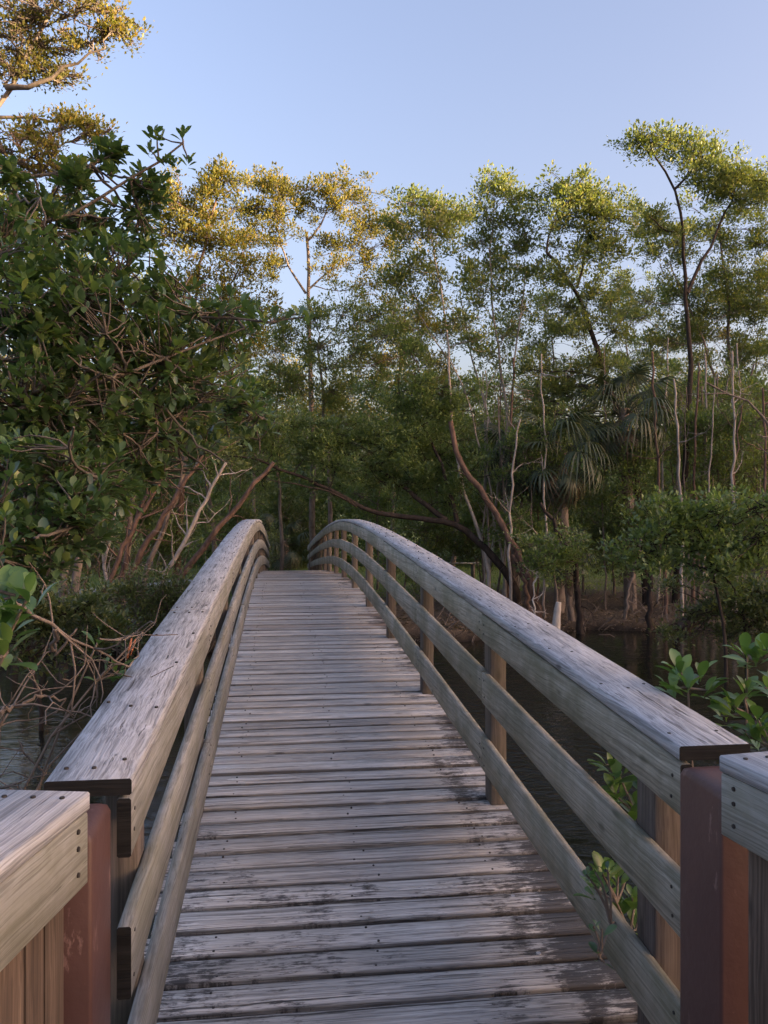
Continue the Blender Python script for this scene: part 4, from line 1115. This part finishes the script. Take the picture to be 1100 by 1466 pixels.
for (x, y_, d, r) in mpuffs:
    c = at(x, y_, d); n = int(180 * r)
    U = rng.normal(0, 1, (n, 3)); U /= np.linalg.norm(U, axis=1)[:, None]
    T = c + U * (rng.random(n) ** 0.4)[:, None] * r
    sub = []
    for _ in range(max(3, int(13 * r))):         # side branches wander through each leaf mass
        e = c + rng.normal(0, 0.6, 3) * r
        k = int(np.argmin(np.linalg.norm(mp - e, axis=1) + rng.random(len(mp)) * 0.5))
        q = curve(mp[k], e, 0.14, 9, 0.03); limb(tb, q, 0.012, 0.006, 5); sub.append(q[2:])
    sub = np.concatenate(sub)
    for t in T:
        dist = np.linalg.norm(sub - t, axis=1); k = int(np.argmin(dist + rng.random(len(dist)) * 0.12))
        w_ = curve(sub[k], t, 0.14, 5, -0.04)
        tb.tube(w_, np.linspace(0.0065, 0.004, 5), 4, False)
        dv = (w_[-1] - w_[-2]); dv = dv / (np.linalg.norm(dv) + 1e-9) + np.array([0, 0, 0.5]) + rng.normal(0, .25, 3)
        tips.append(t); dirs.append(dv)
for (x, y_, d) in [(228, 196, 6), (262, 190, 6), (215, 215, 6), (240, 228, 6), (250, 232, 6), (270, 230, 6), (222, 190, 6), (160, 200, 6.1), (168, 215, 6.1), (150, 212, 6.1), (395, 452, 5.5), (380, 458, 5.5), (408, 456, 5.5), (428, 448, 5.5), (370, 440, 5.5), (445, 455, 5.5)]:
    t = at(x, y_, d); k = int(np.argmin(np.linalg.norm(mp - t, axis=1)))
    tb.tube(curve(mp[k], t, 0.08, 5), np.linspace(0.008, 0.004, 5), 4, False)
    tips.append(t); dirs.append(np.array([rng.normal(0, .3), rng.normal(0, .3), 1.0]))
tb.build("trunk", M['bark_mangrove'], man, True)
P, D, S, R = rosettes(tips, dirs, 0.104, (6, 9))
single_leaves(man, P, D, S, R, M['leaf_near'])

def near_bush(name, label, foot, stems, tips, leaf_len, mat, bark='bark', per=(6, 9), twigs=0, r0=0.012):
    foot = np.array(foot, float)
    root = thing(name, label, "shrub", tuple(foot))
    tb = MB(); allp = []
    for q in stems:
        P = resample(q, 14, 0.006); limb(tb, P, r0, 0.004, 6); allp.append(P)
    allp = np.concatenate(allp)
    T = []; Dd = []
    for (x, y_, d) in tips:
        t = at(x, y_, d); k = int(np.argmin(np.linalg.norm(allp - t, axis=1) + 0.6 * np.maximum(0, allp[:, 2] - t[2])))
        w_ = curve(allp[k], t, 0.08, 5); tb.tube(w_, np.linspace(0.0065, 0.0035, 5), 5, False)
        T.append(t); dv = w_[-1] - w_[-2]; Dd.append(dv / (np.linalg.norm(dv) + 1e-9) + np.array([0, 0, 0.9]) + rng.normal(0, .15, 3))
    for _ in range(twigs):             # bare side twigs
        k = rng.integers(0, len(allp)); dv = rng.normal(0, 1, 3) + np.array([0, 0, 0.15]); dv /= np.linalg.norm(dv)
        L_ = rng.uniform(0.12, 0.5); q = curve(allp[k], allp[k] + dv * L_, 0.2, 6); tb.tube(q, np.linspace(0.0045, 0.0018, 6), 4, False)
        tb.tube(curve(q[3], q[3] + rng.normal(0, 0.12, 3), 0.2, 4), [0.003, 0.0025, 0.002, 0.0015], 3, False)
    tb.build("stem", M[bark], root, True)
    if tips:
        P, D, S, R = rosettes(T, Dd, leaf_len, per)
        single_leaves(root, P, D, S, R, mat)
    return root
def G(x, y_): return np.array([x, y_, gz(x, y_) - 0.05])
# bush on the right beside the red post
f = G(2.35, 3.2)
near_bush("mangrove_bush", "bright young mangrove bush beside the red post and rail end", f,
          [[f, at(1000, 1250, 3.4), at(985, 1080, 3.3), at(985, 985, 3.3)], [f, at(1060, 1150, 3.3), at(1075, 1030, 3.2), at(1070, 935, 3.2)], [f, at(940, 1240, 3.4), at(905, 1160, 3.4), at(880, 1095, 3.4)], [f, at(1090, 1100, 3.0), at(1110, 980, 3.0)],
           [f, at(900, 1330, 3.3), at(880, 1270, 3.2), at(862, 1250, 3.1)]],
          [(970, 958, 3.3), (1005, 965, 3.35), (985, 985, 3.2), (1020, 990, 3.3), (955, 985, 3.3), (1062, 935, 3.2), (1085, 950, 3.1), (1095, 985, 3.0), (1070, 985, 3.2), (1050, 1010, 3.2), (1085, 1030, 3.0), (1030, 1025, 3.3), (1098, 930, 3.1), (1075, 1055, 3.05), (1100, 1045, 3.0),
           (868, 1095, 3.4), (890, 1110, 3.4), (905, 1085, 3.5), (880, 1135, 3.4), (910, 1150, 3.4), (925, 1120, 3.5), (900, 1180, 3.3), (945, 1150, 3.4), (860, 1250, 3.2), (885, 1255, 3.25), (900, 1230, 3.3), (905, 1285, 3.3), (880, 1300, 3.3), (925, 1215, 3.4), (850, 1270, 3.3), (915, 1320, 3.3), (950, 1180, 3.4)],
          0.105, M['leaf_young'])
# sprig climbing over the bottom rail
f = G(1.75, 3.4)
near_bush("creeper_sprig", "thin leafy sprig hanging over the bottom rail of the bridge", f,
          [[f, at(900, 1290, 3.2), at(870, 1262, 3.15), at(860, 1290, 3.0), at(852, 1325, 2.97), at(858, 1370, 2.93)]],
          [(852, 1248, 3.05), (840, 1252, 3.02), (870, 1245, 3.1), (850, 1326, 2.95), (862, 1330, 2.95), (856, 1360, 2.92), (866, 1378, 2.92)], 0.055, M['leaf_near'], per=(2, 4), r0=0.006)
# sprigs in the lower left, close by
f = G(-1.35, 2.2)
near_bush("mangrove_bush", "large pale green mangrove leaves sprouting close beside the plank railing", f,
          [[f, at(-60, 1080, 2.3), at(-30, 950, 2.2), at(10, 880, 2.1), at(40, 855, 2.1)], [f, at(-40, 1080, 2.3), at(-20, 990, 2.2), at(5, 940, 2.1)]],
          [(38, 850, 2.1), (5, 858, 2.1), (-15, 840, 2.1), (12, 930, 2.1), (-10, 905, 2.1), (-20, 945, 2.1), (20, 890, 2.2)], 0.105, M['leaf_young'])
f = G(-1.9, 3.9)
near_bush("bare_shrub", "mostly bare grey branches with a few leaves over the dark water", f,
          [[f, at(60, 1130, 3.4), at(85, 1040, 3.4), at(100, 985, 3.4), at(140, 925, 3.4), at(142, 915, 3.4)],
           [f, at(40, 1120, 3.3), at(5, 1060, 3.2), at(35, 1045, 3.2), at(100, 1035, 3.3), at(150, 985, 3.4), at(180, 940, 3.5), at(205, 905, 3.6)],
           [at(0, 1022, 3.2), at(30, 1005, 3.3), at(55, 995, 3.3), at(95, 1000, 3.4)], [at(-40, 820, 3.0), at(30, 870, 3.1), at(80, 900, 3.2), at(130, 930, 3.3), at(185, 955, 3.4)],
           [f, at(20, 1100, 3.3), at(15, 1065, 3.3), at(0, 1040, 3.3)], [f, at(50, 1080, 3.5), at(90, 1060, 3.5), at(130, 1035, 3.5)], [at(80, 900, 3.2), at(75, 940, 3.3), at(110, 900, 3.3)]],
          [(142, 912, 3.35), (152, 962, 3.4), (170, 960, 3.45)], 0.105, M['leaf_young'], per=(3, 5), r0=0.011, twigs=50)
# orange strip caught on the bare branch
ob = MB()
a, b_ = at(190, 912, 3.45), at(181, 944, 3.45)
ob.box((a + b_) / 2, (0.008, 0.003, 0.085), np.array(Matrix.Rotation(0.22, 3, 'Y')))
ob.box((a + b_) / 2 + np.array([0.014, 0.004, 0.002]), (0.005, 0.003, 0.07), np.array(Matrix.Rotation(0.30, 3, 'Y')))
tag(ob.build("orange_strip", M['orange']), "small orange strip caught on the bare branch beside the bridge", "strip")

# root tangle on the left bank
rt = MB(); ctr = at(150, 905, 18.4)
for k in range(130):
    a = np.array([ctr[0] + rng.uniform(-3.0, 2.0), ctr[1] + rng.uniform(-0.4, 1.0), 0]); a[2] = gz(a[0], a[1]) - 0.05
    e = a + np.array([rng.normal(0, .6), rng.normal(0, .4), rng.uniform(0.3, 1.5)])
    c = curve(a, e, 0.25, 6, 0.1); rt.tube(c, np.linspace(rng.uniform(.010, .03), 0.006, 6), 4, False)
tag(rt.build("root_tangle", M['bark'], None, True), "grey tangle of dead twigs and prop roots along the left bank", "roots")["kind"] = "stuff"
# fallen trunk lying low at the right bank
fl = MB(); p0 = at(975, 892, 20.5); p1 = at(1075, 838, 20.5)
fl.tube(resample([p0 - [0, 0, .15], at(1010, 872, 20.5), at(1045, 850, 20.6), p1, at(1110, 800, 20.8)], 10, 0.02), np.linspace(0.2, 0.11, 10), 9)
tag(fl.build("fallen_trunk", M['bark_dark'], None, True), "black fallen trunk slanting out of the water at the right bank", "trunk")

# bench beyond the creek
bp_ = at(658, 800, 36); bz = gz(bp_[0], bp_[1])
bench = thing("park_bench", "plain low timber bench on the grass beyond the bridge railing", "bench", (bp_[0], bp_[1], bz))
b = MB(); b.box((bp_[0], bp_[1], bz + 0.74), (1.7, 0.34, 0.06)); b.build("seat", M['rail'], bench)
for s in (-0.6, 0.6):
    b = MB(); b.box((bp_[0] + s, bp_[1], bz + 0.33), (0.12, 0.26, 0.76)); b.build("leg", M['post'], bench)

# grass and leaf litter
gb = MB(); n = 26000
x = rng.uniform(-16, 16, n); y_ = rng.uniform(25, 46, n)
keep = (y_ > 27 + 0.25 * x + rng.normal(0, 1.5, n)) & ~((np.abs(x - 0.42) < 1.3) & (y_ < 37.6))
x, y_ = x[keep], y_[keep]; z = ground_z(x, y_)
D = np.stack([rng.normal(0, .35, len(x)), rng.normal(0, .35, len(x)), np.ones(len(x))], -1)
scatter(gb, (DIAMOND[0] * np.array([0.35, 1, 1]), DIAMOND[1]), np.stack([x, y_, z - 0.01], -1), D, rng.uniform(0.06, 0.16, len(x)), rng.uniform(-3, 3, len(x)))
o = gb.build("grass", M['grass']); o["kind"] = "stuff"; o["label"] = "short green grass on the far bank"; o["category"] = "grass"

lb = MB(); n = 16000
x = rng.uniform(-14, 22, n); y_ = 20.0 + 0.14 * x + rng.exponential(3.2, n) + 0.2
x2 = rng.uniform(-6, 6, 1500); y2 = rng.uniform(-2, 2.6, 1500); kk = np.abs(x2 - 0.42) > 1.5
x = np.concatenate([x, x2[kk]]); y_ = np.concatenate([y_, y2[kk]])
D = np.stack([rng.normal(0, 1, len(x)), rng.normal(0, 1, len(x)), rng.normal(0, .25, len(x))], -1)
scatter(lb, DIAMOND, np.stack([x, y_, ground_z(x, y_) + 0.012], -1), D, rng.uniform(0.06, 0.15, len(x)), rng.uniform(-.5, .5, len(x)))
o = lb.build("leaf_litter", M['palm_dead']); o["kind"] = "stuff"; o["label"] = "brown fallen leaves littering the bank"; o["category"] = "leaf litter"
# prop roots and fallen twigs at the right water's edge
rt = MB()
for k in range(150):
    x = rng.uniform(3.5, 16); a = np.array([x, 20.0 + 0.14 * x + rng.uniform(-0.5, 2.2), 0]); a[2] = gz(a[0], a[1]) - 0.04
    e = a + np.array([rng.normal(0, .6), rng.normal(0, .5), rng.uniform(0.05, 0.9)])
    rt.tube(curve(a, e, 0.25, 6, 0.12), np.linspace(rng.uniform(.008, .025), 0.005, 6), 4, False)
o = rt.build("fallen_twigs", M['bark'], None, True); o["kind"] = "stuff"; o["label"] = "grey roots and fallen twigs along the right bank"; o["category"] = "twigs"
